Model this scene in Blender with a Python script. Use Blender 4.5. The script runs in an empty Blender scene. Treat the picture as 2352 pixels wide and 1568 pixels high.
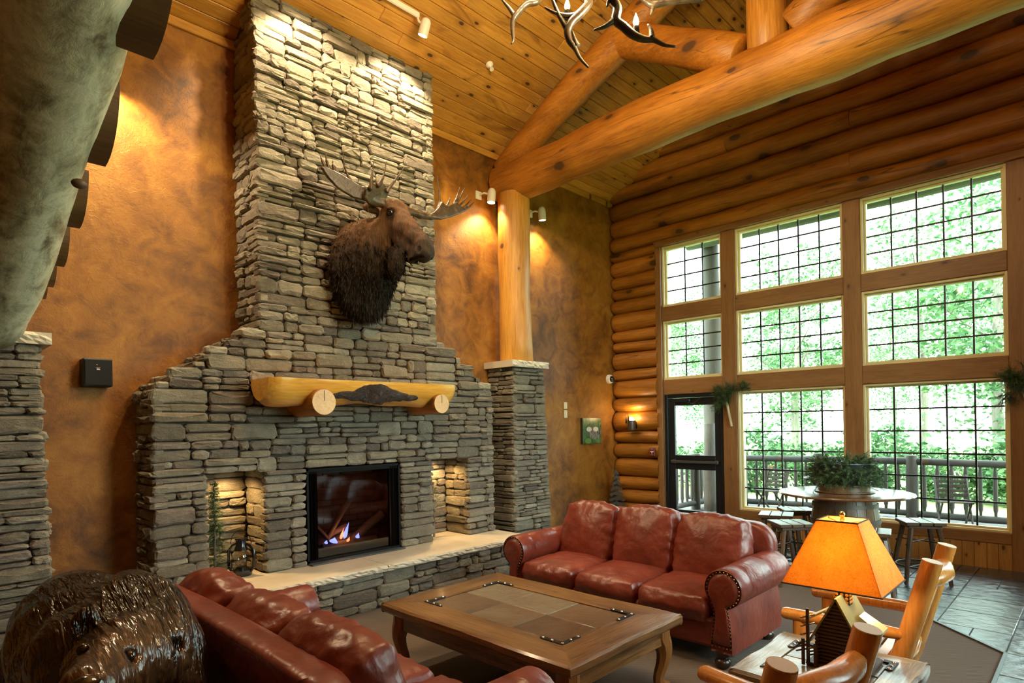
import bpy, math, random
import numpy as np
from mathutils import Vector, Matrix, noise as mnoise

PI = math.pi
scene = bpy.context.scene
COL = scene.collection
random.seed(7)

# ------------------------------------------------------------------ camera
ROLL, YAW, EYE = math.radians(1.014), math.radians(45.59), 1.70
cam_data = bpy.data.cameras.new('camera')
cam = bpy.data.objects.new('camera', cam_data)
COL.objects.link(cam)
_r = Vector((math.cos(YAW), -math.sin(YAW), 0)); _f = Vector((math.sin(YAW), math.cos(YAW), 0)); _u = Vector((0, 0, 1))
_cx = _r * math.cos(ROLL) - _u * math.sin(ROLL)
_cy = _r * math.sin(ROLL) + _u * math.cos(ROLL)
cam.matrix_world = Matrix(((_cx.x, _cy.x, -_f.x, 0), (_cx.y, _cy.y, -_f.y, 0), (_cx.z, _cy.z, -_f.z, EYE), (0, 0, 0, 1)))
cam_data.sensor_width = 36.0
cam_data.lens = 1387.6 / 2352 * 36.0
cam_data.shift_y = 191.0 / 2352
cam_data.clip_start, cam_data.clip_end = 0.05, 300
scene.camera = cam

# ------------------------------------------------------------------ sky, sun, exposure
world = bpy.data.worlds.new('sky'); scene.world = world
world.use_nodes = True
wb = world.node_tree.nodes['Background']
wb.inputs['Color'].default_value = (0.78, 0.97, 0.98, 1)
wb.inputs['Strength'].default_value = 6.5
sun_d = bpy.data.lights.new('sun', 'SUN'); sun_d.energy = 6.0; sun_d.angle = math.radians(1.5); sun_d.color = (1, .95, .85)
sun = bpy.data.objects.new('sun', sun_d); COL.objects.link(sun)
sun.rotation_euler = Vector((0.42, -0.16, -0.88)).to_track_quat('-Z', 'Y').to_euler()

vs = scene.view_settings
vs.view_transform = 'Standard'; vs.look = 'None'; vs.exposure = 0.98; vs.gamma = 1.0; vs.use_curve_mapping = False
scene.cycles.use_denoising = True
scene.cycles.max_bounces = 8
scene.cycles.diffuse_bounces = 4
scene.cycles.glossy_bounces = 3
scene.cycles.transparent_max_bounces = 16
scene.cycles.sample_clamp_indirect = 6.0
scene.cycles.caustics_reflective = False
scene.cycles.caustics_refractive = False

# ------------------------------------------------------------------ helpers
class MB:
    """collects geometry, links it as one mesh object"""
    def __init__(s): s.v = []; s.f = []
    def add(s, vs_, fs_):
        o = len(s.v); s.v.extend([tuple(p) for p in vs_]); s.f.extend([tuple(i + o for i in f) for f in fs_]); return s
    def box(s, x0, x1, y0, y1, z0, z1):
        return s.add([(x0,y0,z0),(x1,y0,z0),(x1,y1,z0),(x0,y1,z0),(x0,y0,z1),(x1,y0,z1),(x1,y1,z1),(x0,y1,z1)],
                     [(0,3,2,1),(4,5,6,7),(0,1,5,4),(1,2,6,5),(2,3,7,6),(3,0,4,7)])
    def rbox(s, x0, x1, y0, y1, z0, z1, b=0.005, M=None):
        """chamfered box"""
        c = ((x0+x1)/2, (y0+y1)/2, (z0+z1)/2); h = (abs(x1-x0)/2, abs(y1-y0)/2, abs(z1-z0)/2)
        b = min(b, min(h) * .9)
        V = []; idx = {}
        for sx in (-1, 1):
            for sy in (-1, 1):
                for sz in (-1, 1):
                    for a in range(3):
                        p = [h[0]-b, h[1]-b, h[2]-b]; p[a] = h[a]
                        idx[(sx, sy, sz, a)] = len(V)
                        q = Vector((c[0]+sx*p[0], c[1]+sy*p[1], c[2]+sz*p[2]))
                        V.append(tuple(M @ q) if M else tuple(q))
        F = []
        for a in range(3):
            o1, o2 = (a+1) % 3, (a+2) % 3
            for sg in (-1, 1):
                k = []
                for (p, q) in ((-1,-1),(1,-1),(1,1),(-1,1)):
                    t = [0,0,0]; t[a] = sg; t[o1] = p; t[o2] = q
                    k.append(idx[(t[0], t[1], t[2], a)])
                F.append(k if sg > 0 else k[::-1])
        for a in range(3):
            o1, o2 = (a+1) % 3, (a+2) % 3
            for p in (-1, 1):
                for q in (-1, 1):
                    def g(sa_, ax):
                        t = [0,0,0]; t[a] = sa_; t[o1] = p; t[o2] = q
                        return idx[(t[0], t[1], t[2], ax)]
                    k = [g(-1, o1), g(1, o1), g(1, o2), g(-1, o2)]
                    F.append(k if p*q < 0 else k[::-1])
        for sx in (-1, 1):
            for sy in (-1, 1):
                for sz in (-1, 1):
                    k = [idx[(sx, sy, sz, a)] for a in range(3)]
                    F.append(k if sx*sy*sz > 0 else k[::-1])
        return s.add(V, F)
    def tube(s, pts, rad, n=12, caps=True, up=(0.03, 0.02, 1), sq=(1, 1), jit=0.0, seed=0, closed=False):
        pts = [Vector(p) for p in pts]; m = len(pts)
        if not hasattr(rad, '__len__'): rad = [rad] * m
        rng = random.Random(seed)
        V = []; F = []
        prev = None
        for i in range(m):
            if closed: t = pts[(i+1) % m] - pts[i-1]
            else: t = pts[min(i+1, m-1)] - pts[max(i-1, 0)]
            if t.length < 1e-9: t = Vector((0,0,1))
            t.normalize()
            a = (Vector(up) if prev is None else prev)
            a = a - t * a.dot(t)
            if a.length < 1e-4: a = Vector((1, .1, 0)); a = a - t * a.dot(t)
            a.normalize(); prev = a; b = t.cross(a)
            for j in range(n):
                th = 2 * PI * j / n
                r = rad[i] * (1 + (rng.uniform(-jit, jit) if jit else 0))
                V.append(pts[i] + a * (math.cos(th) * r * sq[0]) + b * (math.sin(th) * r * sq[1]))
        rng_m = m if closed else m - 1
        for i in range(rng_m):
            i2 = (i+1) % m
            for j in range(n):
                j2 = (j+1) % n
                F.append((i*n+j, i*n+j2, i2*n+j2, i2*n+j))
        if caps and not closed:
            F.append(tuple(range(n))[::-1]); F.append(tuple((m-1)*n + j for j in range(n)))
        return s.add(V, F)
    def lathe(s, prof, c=(0,0,0), n=24, caps=True):
        V = []; F = []; m = len(prof)
        for (r, z) in prof:
            for j in range(n):
                th = 2*PI*j/n; V.append((c[0]+r*math.cos(th), c[1]+r*math.sin(th), c[2]+z))
        for i in range(m-1):
            for j in range(n):
                j2 = (j+1) % n; F.append((i*n+j, i*n+j2, (i+1)*n+j2, (i+1)*n+j))
        if caps:
            F.append(tuple(range(n))[::-1]); F.append(tuple((m-1)*n+j for j in range(n)))
        return s.add(V, F)
    def prism(s, poly, axis, a, b):
        """extrude polygon (two coords in order of remaining axes) along axis"""
        n = len(poly)
        def P(p, t):
            if axis == 'x': return (t, p[0], p[1])
            if axis == 'y': return (p[0], t, p[1])
            return (p[0], p[1], t)
        V = [P(p, a) for p in poly] + [P(p, b) for p in poly]
        F = [tuple(range(n))[::-1], tuple(range(n, 2*n))] + [(i, (i+1) % n, n+(i+1) % n, n+i) for i in range(n)]
        return s.add(V, F)
    def sphere(s, c, r, n=12, m=8, sc=(1,1,1)):
        V = []; F = []
        for i in range(1, m):
            ph = PI*i/m
            for j in range(n):
                th = 2*PI*j/n
                V.append((c[0]+r*sc[0]*math.sin(ph)*math.cos(th), c[1]+r*sc[1]*math.sin(ph)*math.sin(th), c[2]+r*sc[2]*math.cos(ph)))
        top = len(V); V.append((c[0], c[1], c[2]+r*sc[2])); bot = len(V); V.append((c[0], c[1], c[2]-r*sc[2]))
        for i in range(m-2):
            for j in range(n):
                j2 = (j+1) % n; F.append((i*n+j, (i+1)*n+j, (i+1)*n+j2, i*n+j2))
        for j in range(n):
            j2 = (j+1) % n; F.append((top, j, j2)); F.append((bot, (m-2)*n+j2, (m-2)*n+j))
        return s.add(V, F)
    def xf(s, M):
        s.v = [tuple(M @ Vector(p)) for p in s.v]; return s
    def mesh(s, name, material, smooth=False):
        me = bpy.data.meshes.new(name); me.from_pydata(s.v, [], s.f); me.validate(); me.update()
        if material: me.materials.append(material)
        fix_normals(me)
        if smooth: smooth_me(me, smooth)
        return me
    def build(s, name, material, parent=None, smooth=False, world=False):
        if world and parent is not None:
            inv = parent.matrix_basis.inverted(); s.xf(inv)
        o = bpy.data.objects.new(name, s.mesh(name, material, smooth)); COL.objects.link(o)
        if parent is not None: o.parent = parent
        return o

import bmesh
def fix_normals(me):
    bm = bmesh.new(); bm.from_mesh(me); bmesh.ops.recalc_face_normals(bm, faces=bm.faces); bm.to_mesh(me); bm.free()
def smooth_me(me, ang):
    me.polygons.foreach_set('use_smooth', [True]*len(me.polygons))
    if ang is not True:
        try:
            bm = bmesh.new(); bm.from_mesh(me)
            for e in bm.edges:
                if len(e.link_faces) == 2 and e.calc_face_angle(0) > math.radians(ang): e.smooth = False
            bm.to_mesh(me); bm.free()
        except Exception: pass
    me.update()

def thing(name, label, cat, loc=(0,0,0), rotz=0.0, group=None):
    o = bpy.data.objects.new(name, None); COL.objects.link(o)
    o.empty_display_size = .1
    o.location = loc; o.rotation_euler = (0, 0, rotz)
    o.matrix_basis = Matrix.Translation(loc) @ Matrix.Rotation(rotz, 4, 'Z')
    return tag(o, label, cat, group)
def tag(o, label, cat, group=None):
    o['label'] = label; o['category'] = cat
    if group: o['group'] = group
    return o
def struct(o): o['kind'] = 'structure'; return o
def inst(name, me, parent, M):
    o = bpy.data.objects.new(name, me); COL.objects.link(o); o.parent = parent; o.matrix_basis = M; return o
def copy_thing(root, loc, rotz=0.0, label=None, scale=None):
    r = root.copy(); COL.objects.link(r)
    M = Matrix.Translation(loc) @ Matrix.Rotation(rotz, 4, 'Z')
    if scale: M = M @ Matrix.Diagonal((scale, scale, scale, 1))
    r.matrix_basis = M
    if label: r['label'] = label
    for ch in list(root.children):
        c = ch.copy(); COL.objects.link(c); c.parent = r
        for g in list(ch.children):
            d = g.copy(); COL.objects.link(d); d.parent = c
    return r
def light(name, kind, loc, energy, color=(1,.72,.4), radius=.05, target=None, size=60, blend=.6):
    d = bpy.data.lights.new(name, kind); d.energy = energy; d.color = color
    if kind in ('POINT', 'SPOT'): d.shadow_soft_size = radius
    if kind == 'SPOT': d.spot_size = math.radians(size); d.spot_blend = blend
    o = bpy.data.objects.new(name, d); COL.objects.link(o); o.location = loc
    if target is not None: o.rotation_euler = (Vector(target) - Vector(loc)).to_track_quat('-Z', 'Y').to_euler()
    return o

# camera-ray helper: pixel of the 2352x1568 frame at a given plane -> world point (used to take real positions off the photograph)
def ray(x, y):
    dx, dy = x-1176., y-975.
    u = (dx*math.cos(ROLL) - dy*math.sin(ROLL))/1387.6; v = (dx*math.sin(ROLL) + dy*math.cos(ROLL))/1387.6
    return Vector((math.sin(YAW)+u*math.cos(YAW), math.cos(YAW)-u*math.sin(YAW), -v))
def onX(x, y, X): r = ray(x, y); return Vector((0,0,EYE)) + r*(X/r.x)
def onY(x, y, Y): r = ray(x, y); return Vector((0,0,EYE)) + r*(Y/r.y)
def onZ(x, y, Z): r = ray(x, y); return Vector((0,0,EYE)) + r*((Z-EYE)/r.z)

# signed distance meshing (surface nets) for organic shapes
def surf_nets(fn, lo, hi, h):
    ax = [np.arange(lo[i], hi[i]+h, h) for i in range(3)]
    X, Y, Z = np.meshgrid(*ax, indexing='ij')
    D = fn(np.stack([X, Y, Z], -1))
    nx, ny, nz = D.shape
    acc = np.zeros((nx-1, ny-1, nz-1, 3)); cnt = np.zeros((nx-1, ny-1, nz-1))
    offs = [(i, j, k) for i in (0,1) for j in (0,1) for k in (0,1)]
    def sub(o): return D[o[0]:nx-1+o[0], o[1]:ny-1+o[1], o[2]:nz-1+o[2]]
    for a in offs:
        for axi in range(3):
            if a[axi]: continue
            b = list(a); b[axi] = 1
            da, db = sub(a), sub(b)
            m = (da < 0) != (db < 0)
            t = np.where(m, da/np.where(np.abs(da-db) < 1e-12, 1, da-db), 0)
            p = np.zeros(da.shape+(3,))
            for c in range(3): p[..., c] = a[c]
            p[..., axi] += t
            acc += np.where(m[..., None], p, 0); cnt += m
    act = cnt > 0
    idx = -np.ones(act.shape, int); idx[act] = np.arange(act.sum())
    I = np.argwhere(act)
    V = (I + acc[act]/cnt[act][:, None])*h + np.array([ax[0][0], ax[1][0], ax[2][0]])
    F = []
    for axi in range(3):
        o1, o2 = (axi+1) % 3, (axi+2) % 3
        sl0 = [slice(1, n_-1) for n_ in D.shape]; sl0[axi] = slice(0, D.shape[axi]-1)
        sl1 = list(sl0); sl1[axi] = slice(1, D.shape[axi])
        m = (D[tuple(sl0)] < 0) != (D[tuple(sl1)] < 0)
        neg = D[tuple(sl0)] < 0
        P = np.argwhere(m); 
        base = P.copy(); base[:, o1] += 1; base[:, o2] += 1
        def g(d1, d2):
            q = base.copy(); q[:, o1] -= d1; q[:, o2] -= d2
            return idx[q[:, 0], q[:, 1], q[:, 2]]
        q = np.stack([g(1,1), g(0,1), g(0,0), g(1,0)], 1)
        s_ = neg[m]
        q[~s_] = q[~s_][:, ::-1]
        F.append(q)
    F = np.concatenate(F)
    return V, F
def smin(a, b, k):
    hh = np.clip(.5+.5*(b-a)/k, 0, 1)
    return b*(1-hh)+a*hh-k*hh*(1-hh)
def sd_cone(P, a, b, ra, rb, sq=None):
    a = np.array(a, float); b = np.array(b, float)
    ba = b-a; L = max(ba.dot(ba), 1e-9)
    t = np.clip(((P-a)@ba)/L, 0, 1)
    d = P-a-t[..., None]*ba
    if sq is not None: d = d/np.array(sq)
    return np.linalg.norm(d, axis=-1) - (ra+(rb-ra)*t)
def sd_ell(P, c, r, R=None):
    q = P-np.array(c, float)
    if R is not None: q = q@np.array(R)
    r = np.array(r, float)
    k0 = np.linalg.norm(q/r, axis=-1); k1 = np.linalg.norm(q/(r*r), axis=-1)
    return k0*(k0-1)/np.maximum(k1, 1e-6)
def sdf_obj(name, fn, lo, hi, h, material, parent=None):
    V, F = surf_nets(fn, lo, hi, h)
    mb = MB(); mb.v = [tuple(p) for p in V]; mb.f = [tuple(int(i) for i in f) for f in F]
    return mb.build(name, material, parent, smooth=True, world=True)

# ------------------------------------------------------------------ materials
class NT:
    def __init__(s, name):
        s.m = bpy.data.materials.new(name); s.m.use_nodes = True; s.t = s.m.node_tree
        s.bsdf = s.t.nodes['Principled BSDF']; s.out = s.t.nodes['Material Output']
    def n(s, typ, **kw):
        nd = s.t.nodes.new(typ)
        for k, v in kw.items():
            if k in ('ins',): continue
            setattr(nd, k, v)
        for k, v in kw.get('ins', {}).items():
            if isinstance(v, bpy.types.NodeSocket): s.t.links.new(v, nd.inputs[k])
            else: nd.inputs[k].default_value = v
        return nd
    def link(s, a, b): s.t.links.new(a, b)
    def coords(s, scale=(1,1,1), rnd=True, kind='Object'):
        if kind == 'World': src = s.n('ShaderNodeNewGeometry').outputs['Position']
        else: src = s.n('ShaderNodeTexCoord').outputs[kind]
        if rnd:
            r = s.n('ShaderNodeObjectInfo').outputs['Random']
            mu = s.n('ShaderNodeMath', operation='MULTIPLY', ins={0: r, 1: 37.0})
            src = s.n('ShaderNodeVectorMath', operation='ADD', ins={0: src, 1: mu.outputs[0]}).outputs[0]
        return s.n('ShaderNodeMapping', ins={'Vector': src, 'Scale': scale}).outputs[0]
    def noise(s, vec, scale=5, detail=4, rough=.55, dist=0):
        return s.n('ShaderNodeTexNoise', ins={'Vector': vec, 'Scale': scale, 'Detail': detail, 'Roughness': rough, 'Distortion': dist}).outputs['Fac']
    def ramp(s, fac, stops):
        r = s.n('ShaderNodeValToRGB', ins={'Fac': fac}); e = r.color_ramp.elements
        while len(e) < len(stops): e.new(.5)
        for el, (p, c) in zip(e, stops): el.position = p; el.color = (*c, 1) if len(c) == 3 else c
        return r.outputs['Color']
    def mix(s, fac, a, b, mode='MIX'):
        nd = s.n('ShaderNodeMix', data_type='RGBA', blend_type=mode)
        for k, v in ((0, fac), (6, a), (7, b)):
            if isinstance(v, bpy.types.NodeSocket): s.link(v, nd.inputs[k])
            else: nd.inputs[k].default_value = (*v, 1) if (hasattr(v, '__len__') and len(v) == 3) else v
        return nd.outputs[2]
    def math(s, op, a, b=0.0, clamp=False):
        return s.n('ShaderNodeMath', operation=op, use_clamp=clamp, ins={0: a, 1: b}).outputs[0]
    def bump(s, hgt, strength=.3, dist=.02, prev=None):
        b = s.n('ShaderNodeBump', ins={'Height': hgt, 'Strength': strength, 'Distance': dist})
        if prev is not None: s.link(prev, b.inputs['Normal'])
        return b.outputs[0]
    def done(s, color=None, rough=.5, normal=None, metal=0, spec=None, coat=0, coat_rough=.15, emis=None, emis_s=0, sheen=0):
        b = s.bsdf.inputs
        def put(k, v):
            if v is None: return
            if isinstance(v, bpy.types.NodeSocket): s.link(v, b[k])
            else: b[k].default_value = (*v, 1) if hasattr(v, '__len__') and len(v) == 3 else v
        put('Base Color', color); put('Roughness', rough); put('Normal', normal); put('Metallic', metal)
        put('Specular IOR Level', spec); put('Coat Weight', coat); put('Coat Roughness', coat_rough)
        if emis is not None: put('Emission Color', emis); put('Emission Strength', emis_s)
        if sheen: put('Sheen Weight', sheen)
        return s.m

def wood_mat(name, c_lo, c_hi, axis=0, knots=1.0, knot_scale=2.6, grain=9.0, rough=.45, coat=.0, var=.25, knot_col=(.07,.03,.012), bump=.12, streak=None, along=.5, across=1.6, knot_r=.1, proj='xy', checks=0.0):
    w = NT(name)
    sc = [1.0, 1.0, 1.0]; sc[axis] = .07
    v = w.coords(tuple(sc))
    g1 = w.noise(v, grain*7.5, 5, .62, .5)
    g2 = w.noise(v, grain*.9, 4, .55, .6)
    g3 = w.noise(w.coords((.6,.6,.6)), 2.2, 2, .5)
    f = w.math('ADD', w.math('ADD', w.math('MULTIPLY', g1, .45), w.math('MULTIPLY', g2, .35)), w.math('MULTIPLY', g3, .2))
    col = w.ramp(f, [(.39, c_lo), (.60, c_hi)])
    rnd = w.n('ShaderNodeObjectInfo').outputs['Random']
    hv = w.n('ShaderNodeHueSaturation', ins={'Color': col, 'Value': w.math('ADD', w.math('MULTIPLY', rnd, var), 1-var*.55)})
    col = hv.outputs[0]
    nrm_h = g1
    if streak:
        st = w.noise(w.coords(tuple(.35 if i == axis else 1.0 for i in range(3))), 3.5, 3, .6, 1.0)
        col = w.mix(w.ramp(st, [(.6, (0,0,0)), (.72, (1,1,1))]), col, streak)
    if checks:
        cs = [1.0, 1.0, 1.0]; cs[axis] = .045
        ck = w.noise(w.coords(tuple(cs)), 5.5, 2, .5, .25)
        ck = w.ramp(ck, [(.484,(0,0,0)),(.4925,(1,1,1)),(.501,(0,0,0))])
        mk = w.ramp(w.noise(w.coords((.5,.5,.5)), 1.6, 2), [(.48,(0,0,0)),(.56,(1,1,1))])
        ck = w.math('MULTIPLY', w.math('MULTIPLY', ck, mk), checks)
        col = w.mix(ck, col, knot_col)
    if knots:
        sp_ = w.n('ShaderNodeSeparateXYZ', ins={0: w.coords((1,1,1))}).outputs
        ai = {'x': 0, 'y': 1, 'z': 2}
        u_, v_ = ai[proj[0]], ai[proj[1]]
        fu = along*across if u_ == axis else across; fv = along*across if v_ == axis else across
        if len(proj) == 3: uu = w.math('SUBTRACT', sp_[0], sp_[1])
        else: uu = sp_[u_]
        kv = w.n('ShaderNodeCombineXYZ', ins={0: w.math('MULTIPLY', uu, fu), 1: w.math('MULTIPLY', sp_[2 if len(proj) == 3 else v_], fv)}).outputs[0]
        vo = w.n('ShaderNodeTexVoronoi', voronoi_dimensions='2D', ins={'Vector': kv, 'Scale': knot_scale, 'Randomness': 1.0})
        cc = w.n('ShaderNodeSeparateColor', ins={0: vo.outputs['Color']}).outputs
        sel = w.math('GREATER_THAN', cc[0], 1-.62*knots)
        wob = w.noise(w.coords((1,1,1)), 22, 2)
        dd = w.math('ADD', vo.outputs['Distance'], w.math('MULTIPLY', w.math('SUBTRACT', wob, .5), knot_r*.5))
        dd = w.math('DIVIDE', dd, w.math('ADD', w.math('MULTIPLY', cc[1], .9), .45))
        kn = w.ramp(dd, [(knot_r*.72, (1,1,1)), (knot_r*1.05, (0,0,0))])
        halo = w.ramp(dd, [(knot_r, (.6,.6,.6)), (knot_r*3.0, (0,0,0))])
        kn = w.math('MULTIPLY', kn, sel); halo = w.math('MULTIPLY', halo, sel)
        col = w.mix(halo, col, tuple(.6*a+.1*b for a, b in zip(c_lo, knot_col)))
        col = w.mix(kn, col, knot_col)
    return w.done(col, rough, w.bump(nrm_h, bump, .01), coat=coat)

def plain(name, col, rough=.5, metal=0, coat=0, bump=0, bscale=60, spec=None, var=0):
    w = NT(name); c = col; nrm = None
    if bump or var:
        v = w.coords((1,1,1))
        nz = w.noise(v, bscale, 3)
        if bump: nrm = w.bump(nz, bump, .01)
        if var:
            n2 = w.noise(v, 6, 4)
            c = w.mix(n2, tuple(x*(1-var) for x in col), tuple(min(1, x*(1+var)) for x in col))
    return w.done(c, rough, nrm, metal, coat=coat, spec=spec)

def emit(name, col, s):
    w = NT(name); return w.done((0,0,0), .6, emis=col, emis_s=s)

def stone_mat(name='ledge_stone'):
    w = NT(name)
    oi = w.n('ShaderNodeObjectInfo').outputs['Random']
    isl = w.n('ShaderNodeNewGeometry').outputs['Random Per Island']
    r = w.math('FRACT', w.math('ADD', oi, w.math('MULTIPLY', isl, 3.7)))
    base = w.ramp(r, [(0, (.20,.172,.12)), (.14, (.34,.305,.225)), (.28, (.15,.128,.095)), (.42, (.41,.365,.27)), (.56, (.24,.198,.15)), (.7, (.115,.09,.072)), (.84, (.29,.25,.17)), (1, (.20,.175,.14))])
    p = w.coords((1,1,1), rnd=True, kind='World')
    n1 = w.noise(p, 7, 6, .65, .4); n2 = w.noise(w.coords((1,1,2.6), kind='World'), 24, 5, .7, .3)
    col = w.mix(w.ramp(n1, [(.35,(0,0,0)),(.7,(1,1,1))]), w.mix(.55, base, (.10,.078,.052)), base)
    col = w.mix(w.math('MULTIPLY', w.ramp(n2, [(.55,(0,0,0)),(.75,(1,1,1))]), .35), col, (.52,.48,.38))
    h = w.math('ADD', w.math('MULTIPLY', n1, 1.0), w.math('MULTIPLY', n2, .5))
    return w.done(col, .85, w.bump(h, .8, .035))

def plaster_mat():
    w = NT('ochre_plaster')
    p = w.coords((1,1,1), rnd=False, kind='World')
    n1 = w.noise(p, 1.1, 6, .62, .5); n2 = w.noise(p, 4.2, 6, .65, .8)
    f = w.math('ADD', w.math('MULTIPLY', n1, .55), w.math('MULTIPLY', n2, .45))
    col = w.ramp(f, [(.36, (.085,.028,.0025)), (.45, (.20,.072,.005)), (.54, (.32,.125,.011)), (.68, (.46,.215,.030))])
    s1 = w.noise(p, 4.5, 3, .5, 2.6)
    s2 = w.noise(p, 26, 4, .6, 1.2)
    ridg = w.ramp(s1, [(.485,(0,0,0)),(.5,(1,1,1)),(.515,(0,0,0))])
    mk = w.ramp(n2, [(.45,(0,0,0)),(.62,(1,1,1))])
    h = w.math('ADD', w.math('MULTIPLY', w.math('MULTIPLY', ridg, mk), .55), w.math('MULTIPLY', s2, .8))
    return w.done(col, .6, w.bump(h, .42, .010))

def leather_mat():
    w = NT('oxblood_leather')
    p = w.coords((1,1,1))
    n1 = w.noise(p, 3.2, 4, .6); n2 = w.noise(p, 11, 5, .65, 1.2)
    col = w.ramp(n1, [(.3, (.115,.017,.009)), (.55, (.185,.03,.015)), (.75, (.25,.055,.03))])
    col = w.mix(w.math('MULTIPLY', w.ramp(n2, [(.5,(0,0,0)),(.75,(1,1,1))]), .3), col, (.33,.10,.06))
    fine = w.n('ShaderNodeTexVoronoi', ins={'Vector': p, 'Scale': 130.0}).outputs['Distance']
    wr = w.noise(p, 6, 3, .5, .4)
    wr2 = w.noise(w.coords((1,1,.45)), 16, 3, .55, .6)
    b0 = w.bump(wr, .30, .05); b1 = w.bump(wr2, .16, .018, b0); b2 = w.bump(fine, .04, .005, b1)
    return w.done(col, .36, b2, spec=.6)

def slate_mat(name, c):
    w = NT(name)
    p = w.coords((1,1,1), kind='World')
    n1 = w.noise(p, 1.9, 4, .5, .3); n2 = w.noise(p, 12, 6, .7, .5)
    rr = w.n('ShaderNodeObjectInfo').outputs['Random']
    col = w.ramp(w.math('ADD', w.math('MULTIPLY', n1, .6), w.math('MULTIPLY', rr, .42)), [(.25, c[0]), (.5, c[1]), (.75, c[2])])
    col = w.mix(w.math('MULTIPLY', n2, .35), col, c[0])
    return w.done(col, w.math('ADD', w.math('MULTIPLY', n2, .20), .07), w.bump(w.math('ADD', n1, n2), .22, .03), spec=.8)

M = {}
M['stone'] = stone_mat()
M['mortar'] = plain('dark_mortar', (.05,.042,.034), .95, bump=.5, bscale=40)
M['plaster'] = plaster_mat()
M['leather'] = leather_mat()
M['leather_dark'] = plain('dark_lining_fabric', (.012,.009,.008), .9)
M['log'] = wood_mat('honey_log', (.24,.082,.007), (.47,.19,.022), 1, .75, 1.5, 8, .45, var=.25, along=.5, knot_r=.10, proj='yz', checks=.9, bump=.3)
M['log_z'] = wood_mat('honey_log_upright', (.36,.145,.016), (.60,.29,.05), 2, .45, 1.7, 7, .42, var=.1, along=.5, knot_r=.08, proj='xyz', checks=.8, bump=.3)
M['plank'] = wood_mat('knotty_pine_plank', (.40,.17,.022), (.66,.33,.06), 0, .85, 2.3, 9, .45, var=.34, along=.5, across=2.0, knot_r=.085, streak=(.24,.105,.02), proj='xy')
M['trim'] = wood_mat('pine_trim', (.22,.10,.03), (.34,.17,.058), 1, .6, 2.6, 9, .5, var=.12, along=.5, knot_r=.05, proj='yz')
M['trim_z'] = wood_mat('pine_trim_upright', (.22,.10,.03), (.34,.17,.058), 2, .6, 2.6, 9, .5, var=.12, along=.5, knot_r=.05, proj='yz')
M['board'] = wood_mat('pine_wainscot', (.38,.18,.045), (.56,.30,.09), 2, .9, 3.0, 9, .42, var=.2, along=.5, knot_r=.08, proj='yz')
M['jamb'] = plain('daylit_pine_jamb', (.80,.70,.38), .45, var=.12)  # daylight on the window reveals is painted in as pale yellow
M['black_metal'] = plain('black_metal', (.012,.012,.014), .45, .3)
M['bronze_door'] = plain('dark_bronze_aluminium', (.02,.022,.027), .4, .4)
M['iron'] = plain('black_iron', (.025,.022,.02), .4, .7, bump=.3)
M['chrome'] = plain('bright_metal', (.7,.7,.72), .25, 1)
M['brass'] = plain('brass', (.75,.5,.15), .25, 1)
M['white'] = plain('white_enamel', (.8,.77,.7), .4)
M['cream'] = plain('cream_plastic', (.75,.68,.45), .5)
M['carpet'] = None
M['table_wood'] = wood_mat('rustic_oak_x', (.06,.025,.007), (.27,.13,.036), 0, .35, 2.5, 8, .33, coat=.25, var=.15, knot_r=.06, bump=.4)
M['table_wood_y'] = wood_mat('rustic_oak_y', (.06,.025,.007), (.27,.13,.036), 1, .35, 2.5, 8, .33, coat=.25, var=.15, knot_r=.06, bump=.4)
M['table_wood_z'] = wood_mat('rustic_oak_z', (.19,.075,.018), (.36,.16,.045), 2, .2, 2.5, 11, .36, coat=.2, var=.1, knot_r=.05, bump=.3)
M['dark_wood'] = wood_mat('dark_stool_wood', (.06,.032,.016), (.13,.075,.04), 0, 0, 3, 10, .35, coat=.25, var=.15)
M['barrel_wood'] = wood_mat('barrel_stave_wood', (.13,.075,.035), (.24,.15,.075), 2, .2, 3, 10, .4, coat=.2, var=.3)
M['chair_wood'] = wood_mat('amber_log_chair', (.40,.145,.022), (.62,.27,.055), 2, .3, 3, 9, .25, coat=.45, var=.12, knot_r=.06)
M['weathered'] = wood_mat('weathered_grey_wood', (.03,.027,.024), (.075,.068,.06), 1, .5, 2.5, 8, .7, var=.25)
M['weathered_z'] = wood_mat('weathered_grey_wood_upright', (.028,.022,.016), (.068,.053,.039), 2, .5, 2.5, 8, .7, var=.25)
M['stair_log'] = wood_mat('window_lit_peeled_log', (.23,.21,.15), (.46,.43,.33), 1, .6, 1.1, 5, .5, coat=.15, var=0, knot_r=.05, bump=.5, streak=(.30,.20,.10))
M['tread'] = wood_mat('dark_tread_wood', (.075,.035,.012), (.16,.078,.028), 0, 0, 3, 9, .55, var=.1)
M['slate'] = slate_mat('slate_floor', [(.04,.06,.08), (.075,.10,.12), (.13,.145,.14)])
M['slate_brown'] = slate_mat('rust_slate', [(.10,.06,.038), (.18,.115,.065), (.235,.19,.125)])
M['slab'] = NT('hearth_limestone'); _w = M['slab']; _p = _w.coords((1,1,1), rnd=False); _n = _w.noise(_p, 14, 6, .7); _n2 = _w.noise(_p, 2, 3)
M['slab'] = _w.done(_w.ramp(_n2, [(.3,(.50,.43,.32)),(.7,(.62,.55,.43))]), .75, _w.bump(_n, .35, .015))
_w = NT('ribbed_carpet'); _p = _w.coords((1,1,1), rnd=False, kind='World')
_wv = _w.n('ShaderNodeTexWave', ins={'Vector': _p, 'Scale': 22.0, 'Distortion': .6, 'Detail': 2.0}, bands_direction='DIAGONAL').outputs['Fac']
_nz = _w.noise(_p, 160, 3, .7); _n3 = _w.noise(_p, 1.2, 3)
_f = _w.math('ADD', _w.math('MULTIPLY', _wv, .5), _w.math('MULTIPLY', _nz, .5))
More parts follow.
